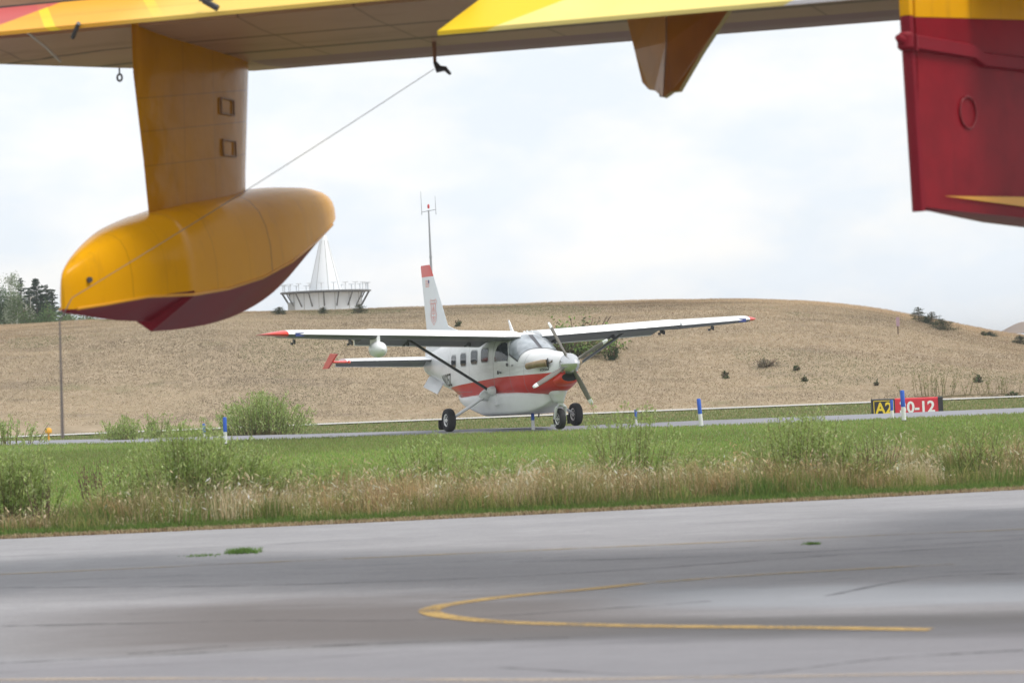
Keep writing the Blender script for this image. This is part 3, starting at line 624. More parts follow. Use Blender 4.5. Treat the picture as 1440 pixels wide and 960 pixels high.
# stripe: between a slanted top line and the belly, tapering off aft
xr = g.math('MULTIPLY', g.x, -1)
topl = g.math('SUBTRACT', 1.445, g.math('MULTIPLY', xr, .030)); topl = g.math('SUBTRACT', topl, g.math('MULTIPLY', g.math('MAXIMUM', g.math('SUBTRACT', xr, 3.3), 0), .035))
inz = g.math('LESS_THAN', g.z, topl)
botl = g.math('ADD', .74, g.math('MULTIPLY', g.math('MAXIMUM', g.math('SUBTRACT', xr, 6.1), 0), .235)); inb = g.math('GREATER_THAN', g.z, botl)
aft = g.math('LESS_THAN', g.math('ADD', xr, g.math('MULTIPLY', g.math('SUBTRACT', 1.15, g.z), .0)), 7.35)
red = g.math('MULTIPLY', g.math('MULTIPLY', inz, g.math('MAXIMUM', inb, g.math('LESS_THAN', xr, 1.3))), aft)
dirt = g.noise(g.pos, 2.5, 5, .6, (.6, 1, 1.5)); wh = g.mix(g.ramp(dirt, .35, .7), (.78, .79, .80), (.69, .70, .71)); rd = g.mix(dirt, (.55, .025, .015), (.66, .045, .028))
c = g.mix(red, wh, rd)
for sx0 in (1.92, 3.62, 6.95):
    sm = g.ramp(g.math('ABSOLUTE', g.math('SUBTRACT', xr, sx0)), .004, .012, .6, 0); c = g.mix(sm, c, (.25, .25, .26))
for (xa, xb, za, zb2) in ((2.62, 3.60, .98, 2.28), (5.25, 6.80, .98, 2.25)):   # door seams
    inx = g.math('MULTIPLY', g.math('GREATER_THAN', xr, xa-.008), g.math('LESS_THAN', xr, xb+.008)); inz2 = g.math('MULTIPLY', g.math('GREATER_THAN', g.z, za-.008), g.math('LESS_THAN', g.z, zb2+.008))
    ex = g.math('MAXIMUM', g.math('LESS_THAN', g.math('ABSOLUTE', g.math('SUBTRACT', xr, xa)), .009), g.math('LESS_THAN', g.math('ABSOLUTE', g.math('SUBTRACT', xr, xb)), .009))
    ez = g.math('MAXIMUM', g.math('LESS_THAN', g.math('ABSOLUTE', g.math('SUBTRACT', g.z, za)), .009), g.math('LESS_THAN', g.math('ABSOLUTE', g.math('SUBTRACT', g.z, zb2)), .009))
    c = g.mix(g.math('MULTIPLY', g.math('MULTIPLY', g.math('MULTIPLY', inx, inz2), g.math('MAXIMUM', ex, ez)), .55), c, (.22, .22, .23))
soot = g.math('MULTIPLY', g.ramp(g.math('ABSOLUTE', g.math('SUBTRACT', g.z, 1.56)), .05, .24, 1, 0), g.math('MULTIPLY', g.ramp(xr, 1.35, 1.7), g.ramp(xr, 2.4, 5.5, 1, 0))); c = g.mix(g.math('MULTIPLY', soot, g.ramp(g.noise(g.pos, 3, 5, .6, (.25, 1, 2)), .35, .65, 0, .42)), c, (.22, .20, .18))
bpn = g.n('ShaderNodeBump'); bpn.inputs['Strength'].default_value = .12; bpn.inputs['Distance'].default_value = .03; g.l(g.noise(g.pos, 3.2, 3, .5), bpn.inputs['Height']); g.l(bpn.outputs[0], g.b.inputs['Normal'])
g.l(c, g.b.inputs['Base Color'])
v, f = loft(rings); fo = obj('fuselage', v, f, m_fus, K, True); sharp(fo, 40)
def patch(name, poly, side, mat, parent, off=.006, ns=6):   # polygon in (x,z) draped on the fuselage side
    n_ = len(poly); cx = sum(a for a, _ in poly)/n_; cz = sum(b for _, b in poly)/n_; v = []; f = []
    for k in range(1, ns+1):
        for a, b in poly: x = cx+(a-cx)*k/ns; z = cz+(b-cz)*k/ns; v.append((x, side*fus_y(x, z, off), z))
    v.append((cx, side*fus_y(cx, cz, off), cz)); c0 = len(v)-1
    for j in range(n_): f.append((c0, j, (j+1) % n_))
    for k in range(ns-1):
        for j in range(n_): f.append((k*n_+j, k*n_+(j+1) % n_, (k+1)*n_+(j+1) % n_, (k+1)*n_+j))
    return obj(name, v, f, mat, parent, True)
def rrect(x0, x1, z0, z1, r, sh=0., n=5):
    out = []
    for cx, cz, a0 in ((x1-r, z1-r, 0), (x0+r, z1-r, 90), (x0+r, z0+r, 180), (x1-r, z0+r, 270)):
        for k in range(n): a = R(a0+90*k/(n-1)); z = cz+r*math.sin(a); out.append((cx+r*math.cos(a)+sh*(z-z0), z))
    return out
GASK = pmat('window_surround', (.50, .51, .52), .5)
for side in (-1, 1):
    for x0, x1, z0, z1 in ((-6.64, -6.24, 1.64, 1.96), (-5.86, -5.46, 1.67, 2.0), (-5.10, -4.66, 1.71, 2.06), (-4.40, -3.93, 1.75, 2.10)):
        fr = patch('window', rrect(x0-.03, x1+.03, z0-.03, z1+.03, .10), side, GASK, K, .003)
        patch('pane', rrect(x0, x1, z0, z1, .08), side, GLASS, fr, .008)
    dpoly = [(-2.72, 1.76), (-2.70, 1.90), (-2.78, 2.08), (-2.90, 2.20), (-3.02, 2.24), (-3.2, 2.22), (-3.36, 2.14), (-3.46, 2.0), (-3.50, 1.84), (-3.50, 1.76)]
    fr = patch('window', [(a+(.03 if a > -3.1 else -.03), b+(.03 if b > 2 else -.03)) for a, b in dpoly], side, GASK, K, .003); patch('pane', dpoly, side, GLASS, fr, .009)
WSG = pmat('windshield_glazing', (.30, .33, .36), .10, var=.5, vscale=2.5, coat=.8, spec=.9)  # sky reflection painted into the pale grey-blue base colour
# windshield: two panes draped across the front of the cabin
def wshield(a0, a1):
    nx, na = 10, 14; v = []; f = []
    for i in range(na+1):
        ph = a0+(a1-a0)*i/na; sd_ = abs(math.cos(ph)); xb = -2.13-.10*sd_**2; xt = -2.80+.20*sd_**6
        for k in range(nx+1): x = xb+(xt-xb)*k/nx; v.append(fus_pt(x, ph, .014)+Vector((.006, 0, 0)))
    for i in range(na):
        for k in range(nx): a = i*(nx+1)+k; f.append((a, a+1, a+nx+2, a+nx+1))
    return v, f
for a0, a1 in ((R(22), R(88.3)), (R(91.7), R(158))):
    v, f = wshield(a0, a1); obj('windshield', v, f, WSG, K, True)
v, f = wshield(R(19), R(161)); v = [Vector(p_)-Vector((.004, 0, .006)) for p_ in v]
obj('windshield_frame', [Vector(p_)+Vector((0, 0, .001)) for p_ in v], f, pmat('charcoal_frame', (.08, .08, .09), .5), K, True)
# belly pod
def podsec(x):
    t = -x; xs = [1.35, 1.5, 1.9, 2.6, 3.4, 4.4, 5.2, 5.9, 6.35, 6.85]; zb = [.72, .58, .44, .385, .36, .335, .475, .60, .69, .80]; zt_ = [.88, .93, .97, .97, .96, .93, .90, .86, .84, .90]; hw2 = [.14, .28, .46, .64, .75, .765, .74, .66, .56, .40]
    return np.interp(t, xs, zb), np.interp(t, xs, zt_), np.interp(t, xs, hw2)
rings = []
for x in np.linspace(-1.35, -6.85, 40):
    b_, t_, h_ = podsec(x); zc = (b_+t_)/2; rr = []
    for j in range(36):
        a = 2*PI*j/36; n_ = 7.0; rr.append(Vector((x, h_*math.copysign(abs(math.cos(a))**(2/n_), math.cos(a)), zc+(t_-b_)/2*math.copysign(abs(math.sin(a))**(2/n_), math.sin(a)))))
    rings.append(rr)
v, f = loft(rings); po = obj('belly_pod', v, f, GREYW, K, True); sharp(po, 50)
mb = MB(); mb.tube([(-3.25, -.765, .92), (-3.22, -.80, .80), (-3.2, -.82, .66)], .012, 6); mb.box((-3.32, -.83, .65), (.30, .10, .02)); mb.build('boarding_step', GREYW, K)
mb = MB(); mb.box((-3.15, -.735, 1.47), (.20, .02, .03)); mb.box((-3.24, -.735, 1.47), (.03, .03, .09)); mb.build('door_handle', DARK, K)
mb = MB(); mb.box((-2.72, -.70, 1.66), (.09, .015, .08)); mb.build('static_port', DARK, K); mb = MB(); mb.box((-2.45, -.67, 1.64), (.10, .015, .02)); mb.build('vent', DARK, K)
mb = MB(); mb.tube([(-2.3, -.05, .40), (-2.32, -.05, .30)], .012, 6); mb.build('drain_mast', DARK, K); mb = MB(); mb.tube([(-2.5, .05, .40), (-2.52, .05, .30)], .012, 6); mb.build('drain_mast', DARK, K)
# cowl: spinner, intake, exhausts, propeller
mb = MB(); mb.lathe([(-.0, .245), (.06, .262), (.14, .25), (.26, .205), (.38, .14), (.46, .075), (.50, .02), (.505, .0)], (-.47, 0, 1.63), (1, 0, 0), 32); mb.build('spinner', STEEL, K, 40)
# intake scoop
rg = []
for x, h_, w_ in ((-.70, .17, .32), (-.52, .16, .29), (-.42, .135, .25)):
    rg.append([Vector((x, w_*math.cos(a), 1.21+(x+.70)*.30+h_*math.sin(a))) for a in np.linspace(0, 2*PI, 24, endpoint=False)])
rg.append([Vector((-.405, .215*math.cos(a), 1.298+.105*math.sin(a))) for a in np.linspace(0, 2*PI, 24, endpoint=False)])
v, f = loft(rg, False); io = obj('air_intake', v, f, REDP, K, True)
rg = [[Vector((x, w_*math.cos(a), 1.298+h_*math.sin(a))) for a in np.linspace(0, 2*PI, 24, endpoint=False)] for x, h_, w_ in ((-.405, .105, .215), (-.43, .10, .205), (-.46, .095, .19))]
v, f = loft(rg, False); f.append(tuple(range(48, 72))); obj('intake_duct', v, f, BLACK, io, True)
for s in (-1, 1):
    mb = MB(); mb.tube([(-.80, s*.28, 1.67), (-.86, s*.42, 1.67), (-.98, s*.52, 1.66), (-1.2, s*.60, 1.635), (-1.44, s*.68, 1.60)], [.085, .09, .09, .088, .085], 16)
    e_ = mb.build('exhaust_pipe', TANM, K, 50)
    mb = MB(); mb.lathe([(-.008, .0), (-.008, .078), (.004, .078)], (-1.446, s*.682, 1.598), Vector((-.2, s*.06, -.03)), 14); mb.build('outlet', BLACK, e_)
    mb = MB(); mb.lathe([(0, .12), (.03, .11)], (-.84, s*.375, 1.67), (-.35, s, 0), 16); mb.build('exhaust_seal', DARK, e_)
for an in (118, 28, 208, 298):
    a = R(an); d = Vector((0, math.cos(a), math.sin(a))); tn = Vector((0, -math.sin(a), math.cos(a))); fw_ = Vector((1, 0, 0)); rg = []
    for r_, c_, tw_ in ((.12, .040, 60), (.28, .05, 52), (.45, .062, 42), (.7, .066, 32), (1.02, .056, 25), (1.10, .050, 22), (1.17, .030, 20)):
        e1 = tn*math.cos(R(tw_))+fw_*math.sin(R(tw_)); e2 = d.cross(e1); th_ = .035 if r_ < .3 else .014
        rg.append([Vector((-.34, 0, 1.63))+d*r_+e1*(c_*math.cos(g_))+e2*(th_*math.sin(g_)) for g_ in np.linspace(0, 2*PI, 12, endpoint=False)])
    v, f = loft(rg); mi = [0]*len(f)
    for k in range(60, 72): mi[k] = 1
    for k in range(48, 60): mi[k] = 1
    bo = obj('propeller_blade', v, f, [BLADE, WHITE], K, True, mi)
# wings
def foil(n=14, t=.15, camber=.03):
    out = []
    for k in range(n+1):
        s_ = .5*(1-math.cos(PI*k/n)); out.append((s_, 5*t*(.2969*math.sqrt(s_)-.126*s_-.3516*s_**2+.2843*s_**3-.1036*s_**4)+camber*4*s_*(1-s_)))
    lo = []
    for k in range(n-1, 0, -1):
        s_ = .5*(1-math.cos(PI*k/n)); lo.append((s_, -5*t*(.2969*math.sqrt(s_)-.126*s_-.3516*s_**2+.2843*s_**3-.1036*s_**4)+camber*4*s_*(1-s_)))
    return out+lo
FO = foil()
UNDER_SHADE = pmat('wing_underside_shade', (.13, .135, .145), .5, var=.1)  # shade beneath the white wings and stabilizers put into a darker grey
def wing(side, st, mats, rsplit, name, par):
    rg = []
    for row in st:
        b_, le, ch, z_, th_ = row[:5]; dr_ = row[5] if len(row) > 5 else 0.
        rg.append([Vector((le-ch*s_, side*b_, z_+ch*q_*th_-.02*ch*s_-dr_*max(0, s_-.62)/.38)) for s_, q_ in FO])
    v, f = loft(rg); n_ = len(FO); mi = [0]*len(f)
    for i in range(len(st)-1):
        if st[i][0] >= rsplit:
            for j in range(n_): mi[i*n_+j] = 1
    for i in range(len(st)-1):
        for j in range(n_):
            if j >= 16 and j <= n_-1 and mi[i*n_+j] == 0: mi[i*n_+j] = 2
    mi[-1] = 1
    o_ = obj(name, v, f, list(mats)+[UNDER_SHADE], par, True, mi); return sharp(o_, 45)
zw = lambda b_: 2.345+.042*b_
for s in (-1, 1):
    st = [(.30, -2.68, 1.74, zw(0.3), 1), (.74, -2.62, 1.76, zw(.6), 1), (.75, -2.62, 1.76, zw(.6), 1, .20), (4.20, -2.62, 1.76, zw(4.22), 1, .20), (4.21, -2.62, 1.76, zw(4.22), 1, .04), (4.23, -2.52, 1.86, zw(4.23)-.01, .93, .04), (6.3, -2.82, 1.32, zw(6.3), .95, .03),
          (6.42, -2.86, 1.27, zw(6.42), .92), (6.65, -3.02, 1.05, zw(6.65), .72), (6.84, -3.30, .72, zw(6.84), .45), (6.93, -3.62, .36, zw(6.93), .2)]
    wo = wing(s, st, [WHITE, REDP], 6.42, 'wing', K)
    mb = MB(); mb.box((-2.84, s*6.15, zw(6.15)-.005), (.08, .22, .09)); mb.build('landing_light', NAVY, wo)
    for b_, ww in ((2.9, .34), (4.4, .26), (1.2, .3), (5.9, .14)):
        mb = MB(); mb.box((-4.05, s*b_, zw(b_)-.15), (ww, .035, .10), rot=Matrix.Rotation(R(14), 3, 'Y')); mb.box((-4.24, s*b_, zw(b_)-.20), (.10, .035, .06)); mb.build('flap_bracket', DARK, wo)
    mb = MB()   # flap and aileron gap lines on the underside
    mb.box((-3.93, s*2.4, zw(2.4)-.088), (.02, 3.4, .01), rot=Matrix.Rotation(s*.042, 3, 'X')); mb.build('flap_gap', DARK, wo)
    mb = MB(); mb.tube([(-3.75, s*.74, .99), (-3.55, s*3.02, zw(3.0)-.09)], .085, 12, flat=(1, 0, 0)); mb.build('wing_strut', DARK if s < 0 else pmat('strut_grey', (.24, .25, .26), .4), K, 60)
    mb = MB(); mb.lathe([(0, .13), (.08, .125), (.17, .09), (.21, .0)], (-3.62, s*.70, 1.0), (0, s, 0), 18); mb.lathe([(0, .17), (.12, .16), (.24, .12), (.30, .07)], (-3.98, s*.66, .93), (-.1, s, -.32), 18); mb.build('gear_fairing', GREYW, K, 50)
    mb = MB(); mb.tube([(-3.98, s*.72, .93), (-4.04, s*1.15, .66), (-4.1, s*1.70, .33)], [.12, .10, .085], 12, flat=(1, 0, 0)); mb.build('landing_gear_leg', GREYW, K, 50)
def wheel(c, r_, w_, name='main_wheel', side=-1):
    root = MB(); h = w_/2
    root.lathe([(-h*.62, r_*.52), (-h*.95, r_*.62), (-h*1.0, r_*.78), (-h*.82, r_*.93), (-h*.4, r_*.995), (0, r_), (h*.4, r_*.995), (h*.82, r_*.93), (h, r_*.78), (h*.95, r_*.62), (h*.62, r_*.52)], c, (0, 1, 0), 40)
    t = root.build(name, BLACK, K, 40)
    m2 = MB(); m2.lathe([(-h*.80, .0), (-h*.82, r_*.16), (-h*.62, r_*.2), (-h*.60, r_*.42), (-h*.82, r_*.50), (-h*.78, r_*.54), (h*.78, r_*.54), (h*.82, r_*.50), (h*.60, r_*.42), (h*.62, r_*.2), (h*.82, r_*.16), (h*.8, 0)], c, (0, 1, 0), 24)
    for k in range(6):
        a = k*PI/3
        for sg in (-1, 1): m2.lathe([(0, .014), (.012, .014)], (c[0]+r_*.33*math.cos(a), c[1]+sg*h*.58, c[2]+r_*.33*math.sin(a)), (0, sg, 0), 6)
    m2.build('rim', RIM, t, 40)
    return t
for s in (-1, 1):
    t = wheel((-4.1, s*1.79, .295), .30, .215); mb = MB(); mb.box((-4.45, s*(1.86 if s < 0 else 1.79), .17), (.06, .16, .24)); mb.build('mud_flap', BLACK, t)
t = wheel((-1.12, 0, .265), .265, .17, 'nose_wheel')
mb = MB()
for s in (-1, 1): mb.tube([(-1.00, s*.03, .62), (-1.02, s*.125, .56), (-1.12, s*.135, .265)], [.05, .04, .035], 8)
mb.tube([(-.98, 0, .60), (-.95, 0, .9)], .04, 10); mb.lathe([(0, .06), (.04, .06)], (-.98, 0, .62), (0, 0, 1), 12); mb.tube([(-1.0, -.05, .75), (-1.14, -.05, .66), (-1.04, -.05, .58)], .014, 6); mb.box((-1.25, -.11, .1), (.16, .1, .06), 0); mb.build('nose_gear_fork', GREYW, K, 50)
rg = []
for z_, w_, x0, x1 in ((1.0, .24, -.78, -1.6), (.86, .17, -.84, -1.55), (.74, .12, -.88, -1.45), (.66, .09, -.90, -1.35)):
    rg.append([Vector(((x0+x1)/2+(x0-x1)/2*math.cos(a), w_*math.sin(a), z_)) for a in np.linspace(0, 2*PI, 20, endpoint=False)])
v, f = loft(rg); obj('nose_gear_fairing', v, f, GREYW, K, True)
# tail
rg = []
for z_, le, te, th_ in ((2.0, -7.9, -10.28, .17), (2.6, -8.28, -10.06, .15), (2.85, -8.46, -10.10, .14), (4.2, -9.38, -10.31, .085), (4.21, -9.39, -10.31, .085), (4.48, -9.60, -10.36, .07), (4.54, -9.68, -10.34, .05)):
    rg.append([Vector((le+(te-le)*s_, q_/.15*.5*th_, z_)) for s_, q_ in foil(12, .15, 0)])
v, f = loft(rg); n_ = len(rg[0]); mi = [0]*len(f)
for i in (4, 5):
    for j in range(n_): mi[i*n_+j] = 1
mi[-1] = 1
FIN = pmat('fin_white_paint', (.73, .76, .79), .35, var=.03, coat=.3)
fin = sharp(obj('vertical_fin', v, f, [FIN, REDP], K, True, mi), 45)
v = []
for x, zt_, w_ in ((-6.2, 2.46, .05), (-7.1, 2.56, .05), (-8.0, 2.70, .05), (-8.7, 2.86, .05)):
    v += [Vector((x, w_, 2.1)), Vector((x, .012, zt_)), Vector((x, -.012, zt_)), Vector((x, -w_, 2.1))]
f = [(i*4+j, i*4+(j+1) % 4, i*4+4+(j+1) % 4, i*4+4+j) for i in range(3) for j in range(4)]+[(0, 1, 2, 3), (12, 13, 14, 15)]
obj('dorsal_fillet', v, f, FIN, K)
def finpt(x, z, s=-1):    # a point on the fin skin
    le = np.interp(z, [2.0, 2.6, 2.85, 4.2, 4.54], [-7.9, -8.28, -8.46, -9.38, -9.68]); te = np.interp(z, [2., 2.6, 2.85, 4.2, 4.54], [-10.28, -10.06, -10.10, -10.31, -10.34]); th_ = np.interp(z, [2, 2.85, 4.2, 4.54], [.17, .14, .085, .05])
    k = min(max((x-le)/(te-le), .01), .99); y_ = 5*(.2969*math.sqrt(k)-.126*k-.3516*k*k+.2843*k**3-.1036*k**4)*.5*th_
    return Vector((x, s*(y_+.006), z))
def fin_lines(paths, w, name, mat, par):
    v = []; f = []
    for pth in paths:
        for i in range(len(pth)-1):
            a, b = Vector(pth[i]), Vector(pth[i+1]); d_ = (b-a).normalized()*w*.5; nn = Vector((-d_.y, d_.x)); a = a-d_; b = b+d_
            k = len(v)
            for q_ in (a+nn, a-nn, b-nn, b+nn): v.append(finpt(q_.x, q_.y))
            f.append((k, k+1, k+2, k+3))
    return obj(name, v, f, mat, par)
SX, SZ = -9.42, 3.22
shield = [(-.19, .34), (-.27, .28), (-.20, .19), (-.21, .02), (-.27, -.10), (-.20, -.24), (0, -.37), (.20, -.24), (.27, -.10), (.21, .02), (.20, .19), (.27, .28), (.19, .34), (.09, .29), (0, .33), (-.09, .29), (-.19, .34)]
inner = [[(x*.74, z*.76-.005) for x, z in shield], [(0, -.2), (0, .16)], [(-.10, -.06), (0, .14), (.10, -.06), (-.10, -.06)], [(-.09, .02), (0, .2), (.09, .02)], [(-.13, .21), (-.04, .21)], [(.04, .21), (.13, .21)], [(-.12, -.15), (-.03, -.15), (-.03, -.22)], [(.12, -.15), (.03, -.15), (.03, -.22)]]
fin_lines([[(SX+x*.95, SZ+z) for x, z in q_] for q_ in [shield]+inner], .020, 'shield_emblem', REDINK, fin)
fl = fin_lines([[(-9.98, 4.10-k*.042), (-9.70, 4.10-k*.042)] for k in range(5)], .020, 'flag_emblem', REDINK, fin)
fin_lines([[(-9.74, 4.09), (-9.70, 4.09)], [(-9.74, 4.05), (-9.70, 4.05)]], .045, 'flag_canton', NAVY, fl)
for s in (-1, 1):
    st = [(.12, -8.95, 1.25, 1.88, .8, .17), (2.75, -9.12, .98, 1.93, .8, .13), (2.76, -9.0, 1.10, 1.90, .5), (3.10, -9.05, 1.0, 1.91, .42), (3.16, -9.15, .85, 1.91, .2)]
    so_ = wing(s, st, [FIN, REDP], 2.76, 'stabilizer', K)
    mb = MB(); ep = [(-8.75, 2.13), (-9.30, 2.15), (-10.0, 1.74), (-9.55, 1.74)]; mb.add([(x, s*(3.14+d), z) for d in (-.025, .025) for x, z in ep], [(0, 1, 2, 3), (4, 5, 6, 7), (0, 1, 5, 4), (1, 2, 6, 5), (2, 3, 7, 6), (3, 0, 4, 7)]); mb.tube([(-9.0, s*2.72, 1.90), (-8.82, s*2.80, 1.90)], [.05, .03], 8); mb.build('endplate', REDP, so_)
    mb = MB(); mb.add([(-8.5, s*.10, 1.30), (-9.68, s*.09, 1.43), (-9.66, s*.30, 1.13), (-8.58, s*.32, .93), (-8.5, s*.13, 1.30), (-9.68, s*.12, 1.43), (-9.66, s*.33, 1.13), (-8.58, s*.35, .93)], [(0, 1, 2, 3), (4, 5, 6, 7), (0, 1, 5, 4), (1, 2, 6, 5), (2, 3, 7, 6), (3, 0, 4, 7)]); mb.build('ventral_strake', WHITE, K)
# radar pod under the right-hand wing, antennas
mb = MB(); mb.lathe([(-.34, .0), (-.33, .06), (-.26, .13), (-.12, .185), (.06, .205), (.22, .19), (.34, .14), (.42, .07), (.44, 0)], (-2.72, -4.18, 2.16), (1, 0, 0), 24)
mb.box((-2.85, -4.18, 2.38), (.50, .09, .26)); mb.build('radar_pod', WHITE, K, 50)
mb = MB(); mb.add([(-3.98, .012, 2.45), (-3.78, .012, 2.45), (-4.10, .008, 2.82), (-4.17, .008, 2.82), (-3.98, -.012, 2.45), (-3.78, -.012, 2.45), (-4.10, -.008, 2.82), (-4.17, -.008, 2.82)], [(0, 1, 2, 3), (4, 5, 6, 7), (0, 1, 5, 4), (1, 2, 6, 5), (2, 3, 7, 6), (3, 0, 4, 7)]); mb.build('blade_antenna', WHITE, K)
for x, y in ((-2.95, .0), (-2.93, .12), (-3.9, .33)):
    mb = MB(); mb.lathe([(0, .035), (.05, .03), (.065, .0)], (x, y, 2.46), (0, 0, 1), 10); mb.build('roof_antenna', WHITE, K)
# lettering draped on the fuselage sides
def drape(txt, size, x, z, slope, mat, name, side=-1, bold=0.004, sq=1.0):
    v, f = text_mesh(txt, size, bold); o_ = []
    for q_ in v:
        xx = x-side*(q_.x)*sq*(-1)*(-1) if False else x+(q_.x*sq if side < 0 else -q_.x*sq); zz = z+q_.y+slope*(xx-x); o_.append((xx, side*fus_y(xx, zz, .010), zz))
    return obj(name, o_, f, mat, K)
for s in (-1, 1):
    drape('N125Z', .47, -7.26, 1.28, .04, INK, 'registration_number', s, .005, .76)
    drape('KODIAK', .085, -.98, 1.50, .04, INK, 'cowl_lettering', s, .002, 1.2)

# ================================================================== RUNWAY SIGN
SG = empty('runway_sign', (P(1275, 560, 75.5).x, 75.5, float(zland(np.array([11.6]), np.array([75.5]))[0])), R(-3)); tag(SG, 'red and black airfield sign reading A2 and 30-12 beyond the taxiway', 'sign')
SB = pmat('sign_black', (.02, .02, .022), .5); SR = pmat('sign_red', (.60, .02, .035), .45, var=.05); SW = pmat('sign_white', (.8, .8, .78), .5); SY = pmat('sign_yellow', (.80, .58, .03), .5)
zb_, ztp = .06, .66
def prism(x0, x1, name, mat, par, d0=.17, d1=.11, z0=zb_, z1=ztp):
    v = [(x, y, z) for x in (x0, x1) for y, z in ((-d0, z0), (-d0*.98, z0+.08), (-d1, z1-.03), (-d1+.03, z1), (d1-.03, z1), (d1, z1-.03), (d0*.98, z0+.08), (d0, z0))]
    f = [tuple(range(8)), tuple(range(8, 16))]+[(i, (i+1) % 8, 8+(i+1) % 8, 8+i) for i in range(8)]; return obj(name, v, f, mat, par)
prism(-1.02, -.36, 'sign_panel', SB, SG); prism(-.358, .90, 'sign_panel', SR, SG); prism(.902, 1.04, 'end_cap', SB, SG, .18, .12, zb_, ztp+.01)
prism(-1.045, -1.022, 'end_cap', SB, SG, .18, .12, zb_, ztp+.01)
for x in (-.8, 0, .8): mb = MB(); mb.tube([(x, 0, -.05), (x, 0, zb_+.01)], .03, 8); mb.build('leg', DARK, SG)
def sgtext(txt, size, x, z, mat, name, sq=1.):
    v, f = text_mesh(txt, size, .012); out = []
    for q_ in v: zz = z+q_.y; yf = -(.17*.98+(.11-.17*.98)*((zz-zb_-.08)/(ztp-.03-zb_-.08)))-.006; out.append((x+q_.x*sq, yf, zz))
    return obj(name, out, f, mat, SG)
sgtext('A2', .46, -.69, .37, SY, 'lettering', .9); sgtext('30-12', .46, .28, .37, SW, 'lettering', .98)
def sgbox(x0, x1, z0, z1, mat):
    v = []
    for x, z in ((x0, z0), (x1, z0), (x1, z1), (x0, z1)): yf = -(.17*.98+(.11-.17*.98)*((z-zb_-.08)/(ztp-.03-zb_-.08)))-.004; v.append((x, yf, z))
    return v
mb = MB()
for q_ in ((-.99, -.97, .15, .61), (-.42, -.40, .15, .61), (-.99, -.40, .59, .61), (-.99, -.40, .15, .17)): mb.add(sgbox(*q_, None), [(0, 1, 2, 3)])
mb.build('border', SY, SG)

# ================================================================== TAXIWAY POSTS
BLU = pmat('reflective_blue', (.02, .10, .50), .45, var=.08); WP = pmat('post_white', (.75, .75, .74), .5, var=.05)
def post(px, Yp, h, w, lean, label):
    x = (px-720)/FPX*Yp; z = float(zland(np.array([x]), np.array([Yp]))[0])
    root = empty('marker_post', (x, Yp, z)); root.rotation_euler = (0, R(lean), 0); tag(root, label, 'post', 'blue and white marker posts along the taxiway')
    mb = MB(); mb.tube([(0, 0, -.05), (0, 0, h*.47)], w*.5, 12); a = mb.build('sleeve', WP, root, 40)
    mb = MB(); mb.tube([(0, 0, h*.47), (0, 0, h*.97), (0, 0, h)], [w*.5, w*.5, w*.35], 12); mb.build('reflective_top', BLU, root, 40)
    mb = MB(); mb.lathe([(0, w*.75), (.03, w*.7), (.04, w*.5)], (0, 0, 0), (0, 0, 1), 12); mb.build('base', DARK, root)
post(312, 62.5, .68, .095, .3, 'larger blue and white post of the pair at left')
post(282.5, 66.5, .47, .075, 0, 'smaller blue and white post of the pair at left')
post(745, 65.0, .62, .085, 0, 'blue and white post standing behind the belly pod of the plane')
post(890, 65.0, .46, .07, 0, 'slim blue and white post between nose wheel and the leaning post')
post(981.5, 61.8, .70, .10, -3.5, 'leaning blue and white post right of centre below the wingtip')
post(1250, 63.3, .49, .08, 0, 'shorter blue and white post in front of the letters A2')
post(1266.5, 60.2, .74, .105, -1.5, 'taller blue and white post at the left end of the red panel')
# orange marker light
x = (64-720)/FPX*80.; OM = empty('marker_light', (x, 80, float(zland(np.array([x]), np.array([80.]))[0]))); tag(OM, 'small orange marker light on a stake at the far left', 'marker')
ORM = pmat('marker_orange', (.75, .36, .03), .5); mb = MB(); mb.tube([(0, 0, -.05), (0, 0, .36)], .03, 8); mb.build('stake', ORM, OM)
mb = MB(); mb.lathe([(0, .04), (.02, .10), (.10, .11), (.16, .08), (.19, .0)], (0, 0, .34), (0, 0, 1), 14); mb.build('lens', ORM, OM, 50)
# faded sign on the hill
q_ = hillpt(1263, 470); HS = empty('hill_sign', q_); tag(HS, 'small faded purple warning sign on a post high on the slope', 'sign')
mb = MB(); mb.tube([(0, 0, -.1), (0, 0, .75)], .03, 6); mb.build('post', BARK, HS); mb = MB(); mb.box((0, -.045, .62), (.16, .03, .44)); mb.build('plate', pmat('faded_plate', (.42, .28, .33), .6), HS)

# ================================================================== TOWER AND MAST
TY = 250.; q_ = P(459, 437, TY); TWR = empty('beacon_tower', (q_.x, TY, 4.0)); tag(TWR, 'white round beacon building with cone roof and ring platform behind the hill', 'building')
TWH = pmat('tower_white', (.72, .76, .80), .5, var=.05, vscale=.8); STEELG = pmat('brace_steel', (.13, .135, .14), .6); TGR = pmat('tower_concrete', (.42, .43, .42), .8, var=.12)
pz = zt(459, 411, TY)-4.0; sc2 = TY/FPX
mb = MB(); mb.lathe([(0, 50*sc2), (pz-.1, 50*sc2), (pz-.05, 49*sc2)], (0, 0, 0), (0, 0, 1), 48); wall = mb.build('wall', TWH, TWR, 40)
for k in range(14):
    a = 2*PI*k/14+.1; mb = MB(); mb.box((50.1*sc2*math.cos(a), 50.1*sc2*math.sin(a), pz*.5), (.05, .05, pz-.1), rot=Matrix.Rotation(a, 3, 'Z')); mb.build('panel_seam', TGR, wall)
mb = MB(); mb.box((-46*sc2, -22*sc2, pz*.42), (11*sc2, 11*sc2, pz*.82)); mb.build('annex', TGR, TWR)
